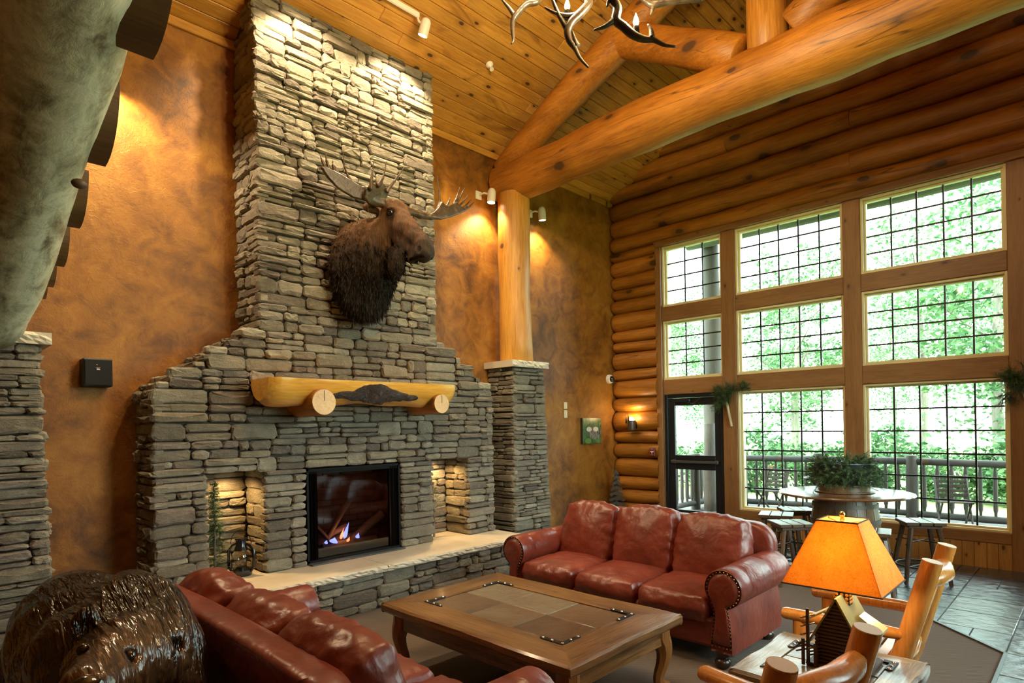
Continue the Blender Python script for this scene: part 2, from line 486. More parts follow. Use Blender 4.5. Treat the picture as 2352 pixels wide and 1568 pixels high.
_c = _w.mix(_f, (.085,.064,.053), (.225,.18,.15))
M['carpet'] = _w.done(_w.mix(_n3, _c, _w.mix(.5, _c, (.14,.112,.094))), .95, _w.bump(_f, .6, .012), spec=.2)
# clear pane: mostly see-through with a faint sheen
_w = NT('window_glass'); _tr = _w.n('ShaderNodeBsdfTransparent', ins={'Color': (.97,1,.98,1)}); _gl = _w.n('ShaderNodeBsdfGlossy', ins={'Color': (1,1,1,1), 'Roughness': .02})
_fr = _w.n('ShaderNodeFresnel', ins={'IOR': 1.35}); _mx = _w.n('ShaderNodeMixShader', ins={0: _fr.outputs[0], 1: _tr.outputs[0], 2: _gl.outputs[0]})
_w.link(_mx.outputs[0], _w.out.inputs['Surface']); M['glass'] = _w.m
_w = NT('leaf_green'); _r = _w.n('ShaderNodeNewGeometry').outputs['Random Per Island']
_c = _w.ramp(_r, [(0,(.025,.09,.03)),(.5,(.065,.16,.055)),(1,(.15,.25,.11))])
M['leaf'] = _w.done(_c, .5); _w.bsdf.inputs['Transmission Weight'].default_value = 0
_tl = _w.n('ShaderNodeBsdfTranslucent', ins={'Color': _c}); _ms = _w.n('ShaderNodeMixShader', ins={0: .35, 1: _w.bsdf.outputs[0], 2: _tl.outputs[0]}); _w.link(_ms.outputs[0], _w.out.inputs['Surface'])
_w = NT('evergreen_needles'); _r = _w.n('ShaderNodeNewGeometry').outputs['Random Per Island']
M['needles'] = _w.done(_w.ramp(_r, [(0,(.018,.05,.018)),(.6,(.05,.11,.035)),(1,(.12,.18,.06))]), .6)
M['bark'] = wood_mat('grey_bark', (.10,.085,.07), (.24,.21,.18), 2, 0, 3, 6, .9, var=.3)
_w = NT('lawn'); _p = _w.coords((1,1,1), rnd=False, kind='World'); _n = _w.noise(_p, .5, 4); _n2 = _w.noise(_p, 20, 4)
M['lawn'] = _w.done(_w.mix(_n2, _w.ramp(_n, [(.3,(.10,.22,.04)),(.7,(.26,.38,.10))]), (.30,.40,.14)), .9)
M['pebble'] = plain('river_stone', (.36,.38,.42), .6, var=.35, bump=.2)

# ================================================================== THE SETTING
XW, YW, YF, XL = 8.5, 5.9, -1.42, -4.0
RIDGE, SLOPE, EAVE = 2.24, .55, 5.41
def zc(y): return EAVE + SLOPE*((YW-RIDGE) - abs(y-RIDGE))
ZR = zc(RIDGE)
TH = math.atan(SLOPE)

# floor: carpet slab, slate tiles laid into it
fl = struct(MB().box(XL-.2, XW+.1, YF-.2, YW+.2, -.12, 0).build('floor', M['carpet']))
def clip(poly, fn):
    out = []
    for i in range(len(poly)):
        a, b = poly[i], poly[(i+1) % len(poly)]; da, db = fn(a), fn(b)
        if da >= 0: out.append(a)
        if (da >= 0) != (db >= 0):
            t = da/(da-db); out.append((a[0]+(b[0]-a[0])*t, a[1]+(b[1]-a[1])*t))
    return out
MB().prism([(3.0,YF),(8.5,YF),(8.5,YW),(6.5,YW),(6.5,1.5),(5.52,.52),(3.0,.52)], 'z', -.05, .0035).build('grout_bed', plain('tile_grout', (.10,.11,.11), .8), fl)
rt = random.Random(3)
gx = [3.07+.49*k for k in range(8)] + [7.0, 7.5, 8.0, 8.5]
gx[7] = 6.5
for i in range(len(gx)-1):
    y = .52-.49*4
    while y < YW-.05:
        x0, x1 = gx[i], gx[i+1]; y0, y1 = y, min(y+.49, YW)
        rects = [(x0, x1, y0, y1)]
        q = rt.random()
        if q < .35: rects = [(x0, x1, y0, (y0+y1)/2), (x0, x1, (y0+y1)/2, y1)]
        elif q < .5: rects = [(x0, x1, y0, y0+.17), (x0, x1, y0+.17, y1)]
        for (a, b, c, d) in rects:
            g = .004
            p = [(a+g, c+g), (b-g, c+g), (b-g, d-g), (a+g, d-g)]
            if b <= 6.51 and d > .53: p = clip(p, lambda t: t[0]-t[1]-5.0-.015)
            if len(p) >= 3 and not (b <= 5.53 and c >= .5):
                top = .010 + rt.uniform(-.0012, .0015)
                mb = MB(); n = len(p); cx = sum(t[0] for t in p)/n; cy = sum(t[1] for t in p)/n
                ins = [(cx+(t[0]-cx)*.985, cy+(t[1]-cy)*.985) for t in p]
                mb.add([(t[0], t[1], -.01) for t in p]+[(t[0], t[1], top-.003) for t in p]+[(t[0], t[1], top) for t in ins],
                       [tuple(range(2*n, 3*n))]+[(k, (k+1) % n, n+(k+1) % n, n+k) for k in range(n)]+[(n+k, n+(k+1) % n, 2*n+(k+1) % n, 2*n+k) for k in range(n)])
                mb.build('tile', M['slate'], fl)
        y += .49
# metal strip where carpet meets slate
st = MB()
for a, b in (((6.5,YW),(6.5,1.5)), ((6.5,1.5),(5.52,.52)), ((5.52,.52),(3.0,.52))):
    d = (Vector(b)-Vector(a)).normalized(); nrm = Vector((-d.y, d.x))*.011
    st.prism([tuple(Vector(a)+nrm), tuple(Vector(b)+nrm), tuple(Vector(b)-nrm), tuple(Vector(a)-nrm)], 'z', -.01, .013)
struct(st.build('trim_1', plain('metal_floor_strip', (.12,.13,.135), .45, .6)))

# plaster walls
struct(MB().box(XL-.2, XW+.25, YW, YW+.2, -.12, EAVE+.02).build('wall_back', M['plaster']))
struct(MB().prism([(YF-.2,-.12),(YF-.2,EAVE),(RIDGE,ZR),(YW+.1,EAVE),(YW+.1,-.12)], 'x', XL-.2, XL).build('wall_left', M['plaster']))
wf = MB(); FW = [(3.4, 6.2)]; fz0, fz1 = .9, 4.0
xs_ = [XL-.2] + [v for a_, b_ in FW for v in (a_, b_)] + [XW+.25]
for a_, b_ in zip(xs_[0::2], xs_[1::2]): wf.box(a_, b_, YF-.2, YF, -.12, EAVE+.02)
for a_, b_ in FW: wf.box(a_, b_, YF-.2, YF, -.12, fz0); wf.box(a_, b_, YF-.2, YF, fz1, EAVE+.02)
struct(wf.build('wall_front', M['plaster']))
struct(MB().rbox(XL, XW, YW-.035, YW-.001, EAVE-.10, EAVE-.015, .006).build('trim_2', M['plank']))

# ceiling: roof slab with pine planks beneath it
ce = MB()
for sg in (1, -1):
    y_e = YW+.25 if sg > 0 else YF-.25
    z_e = zc(YW)-.25*SLOPE
    ce.prism([(RIDGE, ZR+.03), (RIDGE, ZR+.25), (y_e, z_e+.25), (y_e, z_e+.03)], 'x', XL-.2, XW+.25)
ceil = struct(ce.build('ceiling', plain('roof_deck', (.1,.06,.03), .9)))
rp = random.Random(11)
PW = .137
nrow = int((YW-RIDGE)/math.cos(TH)/PW)+1
for sg in (1, -1):
    for k in range(nrow):
        s0 = k*PW; s1 = min((k+1)*PW, (YW-RIDGE)/math.cos(TH))
        cuts = [XL, rp.uniform(-1.5, 1.5), rp.uniform(2.2, 4.6)] + ([rp.uniform(5.4, 7.6)] if rp.random() < .7 else []) + [XW+.05]
        for a, b in zip(cuts[:-1], cuts[1:]):
            mb = MB().rbox(a+.0008, b-.0008, s0+.0022, s1-.0022, 0, .022, .006)
            o = mb.build('plank', M['plank'], ceil)
            # local y runs down->up the slope; planks hang below the deck
            if sg > 0: o.matrix_basis = Matrix(((1,0,0,0),(0,-math.cos(TH),math.sin(TH),YW),(0,math.sin(TH),math.cos(TH),EAVE),(0,0,0,1)))
            else: o.matrix_basis = Matrix(((1,0,0,0),(0,math.cos(TH),-math.sin(TH),2*RIDGE-YW),(0,math.sin(TH),math.cos(TH),EAVE),(0,0,0,1)))

# window wall ------------------------------------------------------
COLS = [(3.99,4.97,3), (2.36,3.78,5), (.73,2.16,5), (-.48,.52,3)]
ROWS = [(3.51,4.465,4), (2.36,3.29,4), (.41,2.13,6)]
wr = MB()
wr.box(8.56, 8.74, 5.03, YW+.1, -.1, EAVE)                 # corner pier
wr.box(8.56, 8.74, YF-.1, -.52, -.1, EAVE)                # far pier
wr.prism([(-.55,4.5),(5.06,4.5),(YW+.1,EAVE),(RIDGE,ZR),(YF-.1,EAVE)], 'x', 8.56, 8.74)
wr.box(8.56, 8.74, -.52, 3.85, -.1, .38)                  # below the windows
wallr = struct(wr.build('wall_right', M['mortar']))
rl = random.Random(21)
def wall_log(y0, y1, z0, z1, round0=True, round1=True, proud=.15, parent=wallr):
    n = max(3, int((y1-y0)/.3)+1)
    pts, rad = [], []
    zc_ = (z0+z1)/2; hz = (z1-z0)/2*1.03
    ph = rl.uniform(0, 9)
    ys = [y0+(y1-y0)*i/(n-1) for i in range(n)]
    if round0: ys = [y0, y0+.012, y0+.045, y0+.10]+[y for y in ys if y > y0+.16]
    if round1: ys = [y for y in ys if y < y1-.16]+[y1-.10, y1-.045, y1-.012, y1]
    for i, y in enumerate(ys):
        r = 1.0 + .045*math.sin(2.1*y+ph)+.03*math.sin(5.3*y+2*ph)
        if round0: r *= (.80, .91, .975, 1)[i] if i < 4 else 1
        if round1: 
            j = len(ys)-1-i; r *= (.80, .91, .975, 1)[j] if j < 4 else 1
        pts.append((8.57+.012*math.sin(1.7*y+ph), y, zc_+.008*math.sin(2.7*y+ph))); rad.append(hz*r)
    mb = MB().tube(pts, rad, 18, True, up=(0,0,1), sq=(1, proud/hz))
    return mb.build('log', M['log'], parent, smooth=50)
zb = [0,.2,.39,.6,.81,1.11,1.36,1.56,1.89,2.11,2.41,2.58,2.86,3.04,3.23,3.52,3.74,3.92,4.14,4.39,4.54]
for a, b in zip(zb[:-1], zb[1:]):
    wall_log(5.045, 5.885, a, b, False, True)
    wall_log(YF+.02, -.55, a, b, False, False)
zb = [4.54, 4.79, 5.09, 5.36, 5.62, 5.89, 6.15, 6.42, 6.68, 6.94, 7.2]
for i, (a, b) in enumerate(zip(zb[:-1], zb[1:])):
    half = min(YW-RIDGE-.015, (ZR-a)/SLOPE-.03)
    y0, y1 = RIDGE-half, RIDGE+half
    if i in (1, 3, 4, 7):
        c = RIDGE + (half*.62, 0, -half*.3, 0, half*.5, 0)[i % 6]
        wall_log(y0, c-.002, a, b, True, False); wall_log(c+.002, y1, a, b, False, True)
    else: wall_log(y0, y1, a, b)
# trim boards of the window wall
nt = [3]
def trim(x0, x1, y0, y1, z0, z1, m, b=.006):
    o = struct(MB().rbox(x0, x1, y0, y1, z0, z1, b).build('trim_%d' % nt[0], m)); nt[0] += 1; return o
for y0, y1 in ((3.78,3.99), (2.16,2.36), (.52,.73)): trim(8.5, 8.73, y0, y1, 0, 4.466, M['trim_z'])
trim(8.47, 8.73, 4.97, 5.07, 0, 4.466, M['trim_z']); trim(8.47, 8.73, -.58, -.48, 0, 4.466, M['trim_z'])
trim(8.455, 8.73, -.58, 5.08, 4.465, 4.555, M['trim'])
for (y0, y1, n) in COLS:
    trim(8.505, 8.73, y0, y1, 3.29, 3.51, M['trim']); trim(8.505, 8.73, y0, y1, 2.13, 2.36, M['trim'])
for (y0, y1, n) in COLS[1:]: trim(8.505, 8.73, y0, y1, .29, .41, M['trim'])
for (y0, y1, n) in COLS[1:]:                               # wainscot boards
    y = y0+.001
    while y < y1-.01:
        w_ = min(rl.uniform(.095,.125), y1-y)
        MB().rbox(8.515, 8.57, y+.001, y+w_-.001, .0, .292, .006).build('board', M['board'], wallr); y += w_
# windows
GX = 8.63
wn = [1]
def window(y0, y1, z0, z1, nc, nr):
    J = .028
    m = MB()
    for (a, b, c, d) in ((y0, y0+J, z0, z1), (y1-J, y1, z0, z1), (y0+J, y1-J, z0, z0+J), (y0+J, y1-J, z1-J, z1)): m.rbox(8.53, 8.72, a, b, c, d, .003)
    w = struct(m.build('window_%d' % wn[0], M['jamb'])); wn[0] += 1
    m = MB(); I = J+.022
    for (a, b, c, d) in ((y0+J, y0+I, z0+J, z1-J), (y1-I, y1-J, z0+J, z1-J), (y0+I, y1-I, z0+J, z0+I), (y0+I, y1-I, z1-I, z1-J)): m.rbox(8.585, 8.66, a, b, c, d, .003)
    m.build('sash', M['jamb'], w)
    a0, a1, b0, b1 = y0+I, y1-I, z0+I, z1-I
    pw, ph = (a1-a0)/nc, (b1-b0)/nr
    pane = MB().rbox(-.002, .002, -pw/2+.003, pw/2-.003, -ph/2+.003, ph/2-.003, .001).mesh('pane', M['glass'])
    for i in range(nc):
        for j in range(nr): inst('pane', pane, w, Matrix.Translation((GX, a0+pw*(i+.5), b0+ph*(j+.5))))
    vb = MB().rbox(-.009, .009, -.0095, .0095, -(b1-b0)/2, (b1-b0)/2, .002).mesh('muntin', M['black_metal'])
    hb = MB().rbox(-.008, .008, -(a1-a0)/2, (a1-a0)/2, -.0095, .0095, .002).mesh('muntin', M['black_metal'])
    for i in range(1, nc): inst('muntin', vb, w, Matrix.Translation((GX, a0+pw*i, (b0+b1)/2)))
    for j in range(1, nr): inst('muntin', hb, w, Matrix.Translation((GX, (a0+a1)/2, b0+ph*j)))
    return w
for ci, (y0, y1, n) in enumerate(COLS):
    for ri, (z0, z1, r) in enumerate(ROWS):
        if ci == 0 and ri == 2: continue
        window(y0, y1, z0, z1, n, r)
for a_, b_ in FW:                                          # window in the wall opposite the fireplace
    m = MB()
    for (c_, d_, e_, f_) in ((a_, a_+.05, fz0, fz1), (b_-.05, b_, fz0, fz1), (a_+.05, b_-.05, fz0, fz0+.05), (a_+.05, b_-.05, fz1-.05, fz1), ((a_+b_)/2-.04, (a_+b_)/2+.04, fz0+.05, fz1-.05)): m.rbox(c_, d_, YF-.19, YF+.02, e_, f_, .004)
    w_ = struct(m.build('window_%d' % wn[0], M['jamb'])); wn[0] += 1
    for c_, d_ in ((a_+.05, (a_+b_)/2-.04), ((a_+b_)/2+.04, b_-.05)): MB().box(c_, d_, YF-.105, YF-.1, fz0+.05, fz1-.05).build('pane', M['glass'], w_)
# door
dr = MB()
for (a, b, c, d) in ((3.995,4.045,0,2.125), (4.915,4.965,0,2.125), (4.045,4.915,2.07,2.125)): dr.rbox(8.53, 8.70, a, b, c, d, .004)
door = struct(dr.build('door_1', M['bronze_door']))
lf = MB()
for (a, b, c, d) in ((4.05,4.15,.02,2.065), (4.81,4.91,.02,2.065), (4.15,4.81,1.95,2.065), (4.15,4.81,.96,1.18), (4.15,4.81,.02,.33)): lf.rbox(8.56, 8.61, a, b, c, d, .004)
lf.build('door_leaf', M['bronze_door'], door)
MB().rbox(8.583, 8.589, 4.15, 4.81, 1.18, 1.95, .001).build('pane', M['glass'], door)
MB().rbox(8.583, 8.589, 4.15, 4.81, .33, .96, .001).build('pane', M['glass'], door)
MB().rbox(8.50, 8.53, 4.08, 4.86, 1.06, 1.10, .006).rbox(8.52, 8.562, 4.09, 4.14, 1.05, 1.11, .004).rbox(8.52, 8.562, 4.80, 4.85, 1.05, 1.11, .004).build('push_bar', plain('satin_bar', (.2,.2,.22), .3, .8), door)
MB().rbox(8.50, 8.56, 4.52, 4.78, 2.0, 2.05, .008).tube([(8.53,4.6,2.0),(8.50,4.45,1.97),(8.53,4.35,2.06)], .008, 8).build('door_closer', M['bronze_door'], door)

# ================================================================== STONEWORK
rs = random.Random(5)
def stone_geo(w, h, d, rng):
    cx, cz = min(.022, w*.16), min(.016, h*.24)
    hw, hh = w/2, h/2
    out = [(-hw+cx,-hh),(0,-hh),(hw-cx,-hh),(hw,-hh+cz),(hw,hh-cz),(hw-cx,hh),(0,hh),(-hw+cx,hh),(-hw,hh-cz),(-hw,-hh+cz)]
    out = [(x+rng.uniform(-.007,.007), z+rng.uniform(-.006,.006)) for x, z in out]
    n = len(out); V = []
    for x, z in out: V.append((x, .05, z))
    for x, z in out: V.append((x, -d*rng.uniform(.45,.8), z))
    ins = .012
    for x, z in out:
        V.append((x*(1-ins/hw*rng.uniform(.6,1.7)), -d*rng.uniform(.82,1.1), z*(1-ins/hh*rng.uniform(.5,1.2))))
    V.append((rng.uniform(-.2,.2)*w, -d*rng.uniform(.95,1.15), rng.uniform(-.2,.2)*h))
    F = []
    for i in range(n):
        j = (i+1) % n
        F += [(i, j, n+j, n+i), (n+i, n+j, 2*n+j, 2*n+i), (2*n+i, 2*n+j, 3*n)]
    return V, F
WC, HC, DC = (.085, .14, .22, .33), .075, .05
TEMPL = {}
for wi, w in enumerate(WC):
    for k in range(6):
        V, F = stone_geo(w, HC, DC, rs); mb = MB().add(V, F)
        TEMPL[(wi, k)] = (V, F, mb.mesh('stone', M['stone']))
def lay_block(out, s, w, z, h, rng, depth):
    """fill one block of the coursing with one or more stones"""
    g = .006
    def put(a, b, c, d):
        if b-a < .03 or d-c < .018: return
        dp = depth*rng.uniform(.55, 1.35)
        out.append(((a+b)/2, (c+d)/2, b-a-g, d-c-g, dp))
    q = rng.random()
    if h < .075 or (q < .25 and w > h*1.3 and h < .15): put(s, s+w, z, z+h)
    elif q < .8 or h < .13:
        c = h*rng.uniform(.34,.66)
        for a, b in ((0, c), (c, h)):
            if w > .26 and rng.random() < .5:
                m = w*rng.uniform(.3,.7); put(s, s+m, z+a, z+b); put(s+m, s+w, z+a, z+b)
            else: put(s, s+w, z+a, z+b)
    else:
        c1, c2 = h*rng.uniform(.25,.38), h*rng.uniform(.6,.72)
        for a, b in ((0,c1),(c1,c2),(c2,h)):
            if w > .22 and rng.random() < .5:
                m = w*rng.uniform(.3,.7); put(s, s+m, z+a, z+b); put(s+m, s+w, z+a, z+b)
            else: put(s, s+w, z+a, z+b)
def lay(region, z0, z1, rng, depth=.05, hmin=.11, hmax=.21, breaks=()):
    """coursed ledgestone: list of (s, z, w, h, depth)"""
    out = []; z = z0
    br = sorted(b for b in breaks if z0 < b < z1)
    while z < z1-.02:
        h = rng.uniform(hmin, hmax)
        nb = [b for b in br if b > z+.01]
        top = nb[0] if nb else z1
        if z+h > top-.05: h = top-z
        if h > hmax*1.25: h = h/2
        for (a, b) in region(z+h*.5):
            s = a
            while s < b-.01:
                w = rng.uniform(.17,.46)
                if s+w > b-.1: w = b-s
                if w > .56: w = w/2
                lay_block(out, s, w, z+rng.uniform(-.006,.006), h, rng, depth); s += w
        z += h
    return out
def place(stones, O, sdir, nrm, rng):
    """-> list of (matrix, template key, area)"""
    res = []
    S, N = Vector(sdir), Vector(nrm)
    for (s, z, w, h, d) in stones:
        wi = min(range(4), key=lambda i: abs(math.log(w/WC[i])))
        k = rng.randrange(6)
        org = (O(z) if callable(O) else Vector(O)) + S*s + Vector((0,0,z))
        fl_ = rng.choice((-1, 1))
        c0 = S*(w/WC[wi])*fl_; c1 = -N*(d/DC); c2 = Vector((0,0,1))*(h/HC)
        rot = rng.uniform(-.012,.012)
        c0 = c0 + Vector((0,0,rot*w/WC[wi]*fl_))
        res.append((Matrix(((c0.x,c1.x,c2.x,org.x),(c0.y,c1.y,c2.y,org.y),(c0.z,c1.z,c2.z,org.z),(0,0,0,1))), (wi, k), w*h))
    return res
def emit_stones(res, parent, most=300):
    inv = parent.matrix_basis.inverted()
    res = sorted(res, key=lambda r: -r[2])
    for Mx, key, a in res[:most]:
        o = bpy.data.objects.new('stone', TEMPL[key][2]); COL.objects.link(o); o.parent = parent; o.matrix_basis = inv @ Mx
    if len(res) > most:
        mb = MB()
        for Mx, key, a in res[most:]:
            V, F, _ = TEMPL[key]; mb.add([Mx @ Vector(p) for p in V], F)
        o = mb.build('stone_facing', M['stone'], parent, world=True); o['kind'] = 'stuff'

# ---- fireplace
YP = 5.43                                       # face the stones are set on
fp = thing('fireplace', 'tall stacked-stone fireplace with sloping shoulders and chimney rising to the ceiling', 'fireplace', (3.3, 5.6, 0))
NL, NR, FB, OT = (1.84, 2.31), (4.23, 4.74), (2.71, 3.79), 1.32
co = MB()
co.box(1.46, 5.13, YP, 5.895, 0, .40); co.box(1.46, 5.13, 4.90, YP, 0, .345)
for a, b in ((1.46,NL[0]-.03), (NL[1]+.03,FB[0]-.02), (FB[1]+.02,NR[0]-.03), (NR[1]+.03,5.13)): co.box(a, b, YP, 5.895, .40, OT)
co.box(1.46, 5.13, YP, 5.895, OT+.03, 2.04)
co.prism([(1.46,2.04),(2.32,2.63),(2.32,5.44),(4.27,5.44),(4.27,2.69),(5.13,2.14),(5.13,2.04)], 'y', YP, 5.895)
for a, b in (NL, NR): co.box(a-.03, b+.03, 5.83, 5.895, .40, OT+.03)
co.prism([(YP,5.44),(5.87,5.44),(YP,5.68)], 'x', 2.32, 4.27)
co.build('core', M['mortar'], fp, world=True)
def edge_l(z): return 1.42 if z < 2.04 else (1.42+(z-2.04)/(2.62-2.04)*.87 if z < 2.62 else 2.29)
def edge_r(z): return 5.17 if z < 2.12 else (5.17-(z-2.12)/(2.69-2.12)*.86 if z < 2.69 else 4.31)
def reg_front(z):
    a, b = edge_l(z), edge_r(z)
    if z < OT: return [(a, NL[0]), (NL[1], FB[0]), (FB[1], NR[0]), (NR[1], b)]
    return [(a, b)]
R = []
R += place(lay(reg_front, .40, 5.67, rs, .05, breaks=(OT, 2.04)), (0, YP, 0), (1,0,0), (0,-1,0), rs)
R += place(lay(lambda z: [(YP-.04, min(5.89, 5.9-max(0, z+.05-5.41)/.55))], 0, 5.62, rs, .05, breaks=(2.04,)), lambda z: Vector((edge_l(z)+.045, 0, 0)), (0,1,0), (-1,0,0), rs)
R += place(lay(lambda z: [(YP-.04, min(5.89, 5.9-max(0, z+.05-5.41)/.55))], 0, 5.62, rs, .05, breaks=(2.04,)), lambda z: Vector((edge_r(z)-.045, 0, 0)), (0,1,0), (1,0,0), rs)
for a, b in (NL, NR):                           # niche linings
    R += place(lay(lambda z: [(a, b)], .40, OT+.02, rs, .035), (0, 5.83, 0), (1,0,0), (0,-1,0), rs)
    R += place(lay(lambda z: [(YP, 5.82)], .40, OT+.02, rs, .03), (b+.03, 0, 0), (0,1,0), (-1,0,0), rs)
    R += place(lay(lambda z: [(YP, 5.82)], .40, OT+.02, rs, .03), (a-.03, 0, 0), (0,1,0), (1,0,0), rs)
R += place(lay(lambda z: [(1.42, 5.16)], 0, .345, rs, .045), (0, 4.905, 0), (1,0,0), (0,-1,0), rs)
R += place(lay(lambda z: [(4.91, YP)], 0, .345, rs, .04), (5.12, 0, 0), (0,1,0), (1,0,0), rs)
emit_stones(R, fp)
# lintels over the niches and firebox
for a, b in (NL, NR): MB().box(a-.05, b+.05, YP, 5.86, OT+.03, OT+.05).build('lintel', M['mortar'], fp, world=True)
# hearth slabs with chiselled edge
def chisel_slab(x0, x1, y0, y1, z0, z1, parent, name='hearth_slab', sides=('f',), seed=1, mat=None):
    rng = random.Random(seed); mb = MB()
    n = max(2, int((x1-x0)/.035)); rows = 4
    xs = [x0+(x1-x0)*i/n for i in range(n+1)]
    V = []; F = []
    for k in range(rows+1):
        z = z1+(z0-z1)*k/rows
        for i, x in enumerate(xs):
            out = 0 if k == 0 else rng.uniform(-.004, .020)*(1 if k < rows else .3)
            V.append((x, y0-out, z+(rng.uniform(-.004,.004) if 0 < k < rows else 0)))
    for k in range(rows):
        for i in range(n): F.append((k*(n+1)+i, k*(n+1)+i+1, (k+1)*(n+1)+i+1, (k+1)*(n+1)+i))
    o = len(V); V += [(x0,y1,z1),(x1,y1,z1),(x1,y1,z0),(x0,y1,z0)]
    F.append(tuple(range(0, n+1))+(o+1, o)); F.append(tuple(rows*(n+1)+i for i in range(n+1))+(o+2, o+3)); F.append((o,o+1,o+2,o+3))
    F.append((0, o, o+3)+tuple(k*(n+1) for k in range(rows, 0, -1))); F.append((n, o+1, o+2)+tuple(k*(n+1)+n for k in range(rows, 0, -1)))
    mb.add(V, F)
    return mb.build(name, mat or M['slab'], parent, world=True)
chisel_slab(1.36, 3.225, 4.83, YP+.02, .345, .402, fp, seed=1); chisel_slab(3.23, 5.2, 4.83, YP+.02, .345, .402, fp, seed=2)
for a, b in (NL, NR): MB().box(a, b, YP, 5.82, .39, .403).build('niche_floor', M['slab'], fp, world=True)
# niche down-lights
for k, (a, b) in enumerate((NL, NR)):
    c = (a+b)/2
    MB().lathe([(.035,0),(.04,.008),(.04,.02)], (c+.02, 5.64, OT+.004), 16).build('niche_light', M['white'], fp, world=True)
    MB().lathe([(.03,0),(.03,.004)], (c+.02, 5.64, OT), 16).build('niche_lens', emit('niche_glow', (1,.75,.4), 12), fp, world=True)
    light('niche_lamp', 'SPOT', (c+.02, 5.64, OT-.01), 17 if k == 0 else 19, (1,.62,.23), .03, (c+.02, 5.62, .4), 150, .7)

# ---- gas fire in the opening
gf = thing('gas_fire_insert', 'black gas fire insert with blue flames set in the stone fireplace', 'fireplace insert', (3.25, 5.6, .403))
x0, x1, zb_, zt = FB[0]+.01, FB[1]-.01, .404, OT-.01
m = MB(); m.box(x0, x0+.02, 5.40, 5.86, zb_, zt); m.box(x1-.02, x1, 5.40, 5.86, zb_, zt); m.box(x0, x1, 5.40, 5.86, zt-.02, zt); m.box(x0, x1, 5.40, 5.86, zb_, zb_+.03); m.box(x0, x1, 5.84, 5.87, zb_, zt)
m.build('firebox_shell', plain('matt_black_steel', (.005,.005,.005), .8, spec=.2), gf, world=True)
rb = random.Random(4)
brick_me = MB().rbox(-.095, .095, -.012, .012, -.028, .028, .005).mesh('brick', plain('sooty_brick', (.085,.05,.035), .9, bump=.4, var=.4))
for r in range(13):
    for c in range(6):
        bx_ = x0+.06+(c*.2+(.1 if r % 2 else 0)); 
        if bx_ < x1-.1: inst('brick', brick_me, gf, gf.matrix_basis.inverted() @ Matrix.Translation((bx_+.03, 5.83, zb_+.07+r*.063)))
for sx, xa in ((1, x0+.02), (-1, x1-.02)):       # folded mesh curtains
    pts = []
    m = MB(); V = []; F = []
    nf = 16
    for i in range(nf+1):
        px_ = xa+sx*.012+sx*.085*i/nf; py_ = 5.425+.018*math.sin(i*PI*.75)
        V += [(px_, py_, zb_+.035), (px_, py_, zt-.03), (px_, py_+.004, zb_+.035), (px_, py_+.004, zt-.03)]
    for i in range(nf):
        a = 4*i; F += [(a, a+4, a+5, a+1), (a+2, a+6, a+7, a+3)]
    m.add(V, F).build('mesh_curtain', M['black_metal'], gf, world=True)
m = MB().box(x0+.02, x1-.02, 5.42, 5.44, zt-.05, zt-.02); m.build('hood', plain('matt_black_hood', (.005,.005,.005), .8, spec=.2), gf, world=True)
MB().rbox(x0, x1, 5.31, 5.44, .403, .416, .004).build('sill_plate', plain('dark_slate_plate', (.06,.07,.075), .5), gf, world=True)
MB().rbox(x0+.1, x1-.1, 5.46, 5.50, .44, .52, .01).build('ember_bed', plain('charred_log', (.05,.03,.02), .9, bump=.8, bscale=30), gf, world=True)
gl_w = NT('smoked_glass'); _tr = gl_w.n('ShaderNodeBsdfTransparent', ins={'Color': (.55,.52,.5,1)}); _gg = gl_w.n('ShaderNodeBsdfGlossy', ins={'Roughness': .06, 'Color': (1,1,1,1)})
_mx = gl_w.n('ShaderNodeMixShader', ins={0: .05, 1: _tr.outputs[0], 2: _gg.outputs[0]}); gl_w.link(_mx.outputs[0], gl_w.out.inputs['Surface'])
MB().box(x0+.11, x1-.11, 5.442, 5.446, zb_+.03, zt-.07).build('glass_front', gl_w.m, gf, world=True)
lm = plain('split_firewood', (.12,.07,.04), .85, bump=.7, bscale=35, var=.4)
for a, b, r in (((2.80,5.50,.80),(3.10,5.56,.47),.024), ((3.62,5.50,.78),(3.30,5.60,.52),.045), ((2.95,5.56,.50),(3.55,5.53,.52),.045), ((3.0,5.68,.50),(3.5,5.66,.55),.06), ((2.95,5.66,.55),(3.25,5.58,.70),.035), ((3.3,5.62,.95),(3.02,5.58,.60),.03)):
    MB().tube([a, ((Vector(a)+Vector(b))/2+Vector((0,0,.012))), b], [r*1.05, r, r*.9], 10, jit=.08, seed=int(r*1000)).build('log', lm, gf, world=True, smooth=40)
fl_b, fl_o = emit('blue_flame', (.16,.22,1), 5), emit('orange_flame', (1,.18,.08), 6)
for (px_, py_, w, h, mt) in ((765,1243,.10,.06,fl_b),(790,1225,.05,.17,fl_b),(782,1230,.035,.12,fl_o),(798,1243,.05,.07,fl_o),(820,1232,.05,.06,fl_b),(822,1240,.035,.05,fl_o),(808,1250,.10,.025,fl_b),(748,1246,.04,.04,fl_b)):
    p = onY(px_, py_, 5.52); m = MB()
    n = 8; prof = [(0.03*w, 0), (.45*w, .12*h), (.5*w, .3*h), (.33*w, .55*h), (.12*w, .8*h), (.01*w, h)]
    mbv = MB().lathe(prof, (0,0,0), n); mbv.xf(Matrix.Translation((p.x, p.y, p.z-.3*h)) @ Matrix.Rotation(.35, 4, 'Y') @ Matrix.Diagonal((1,.4,1,1)))
    mbv.build('flame', mt, gf, smooth=True, world=True)
light('fire_glow', 'POINT', (3.15, 5.5, .62), 2.2, (1,.45,.2), .06)

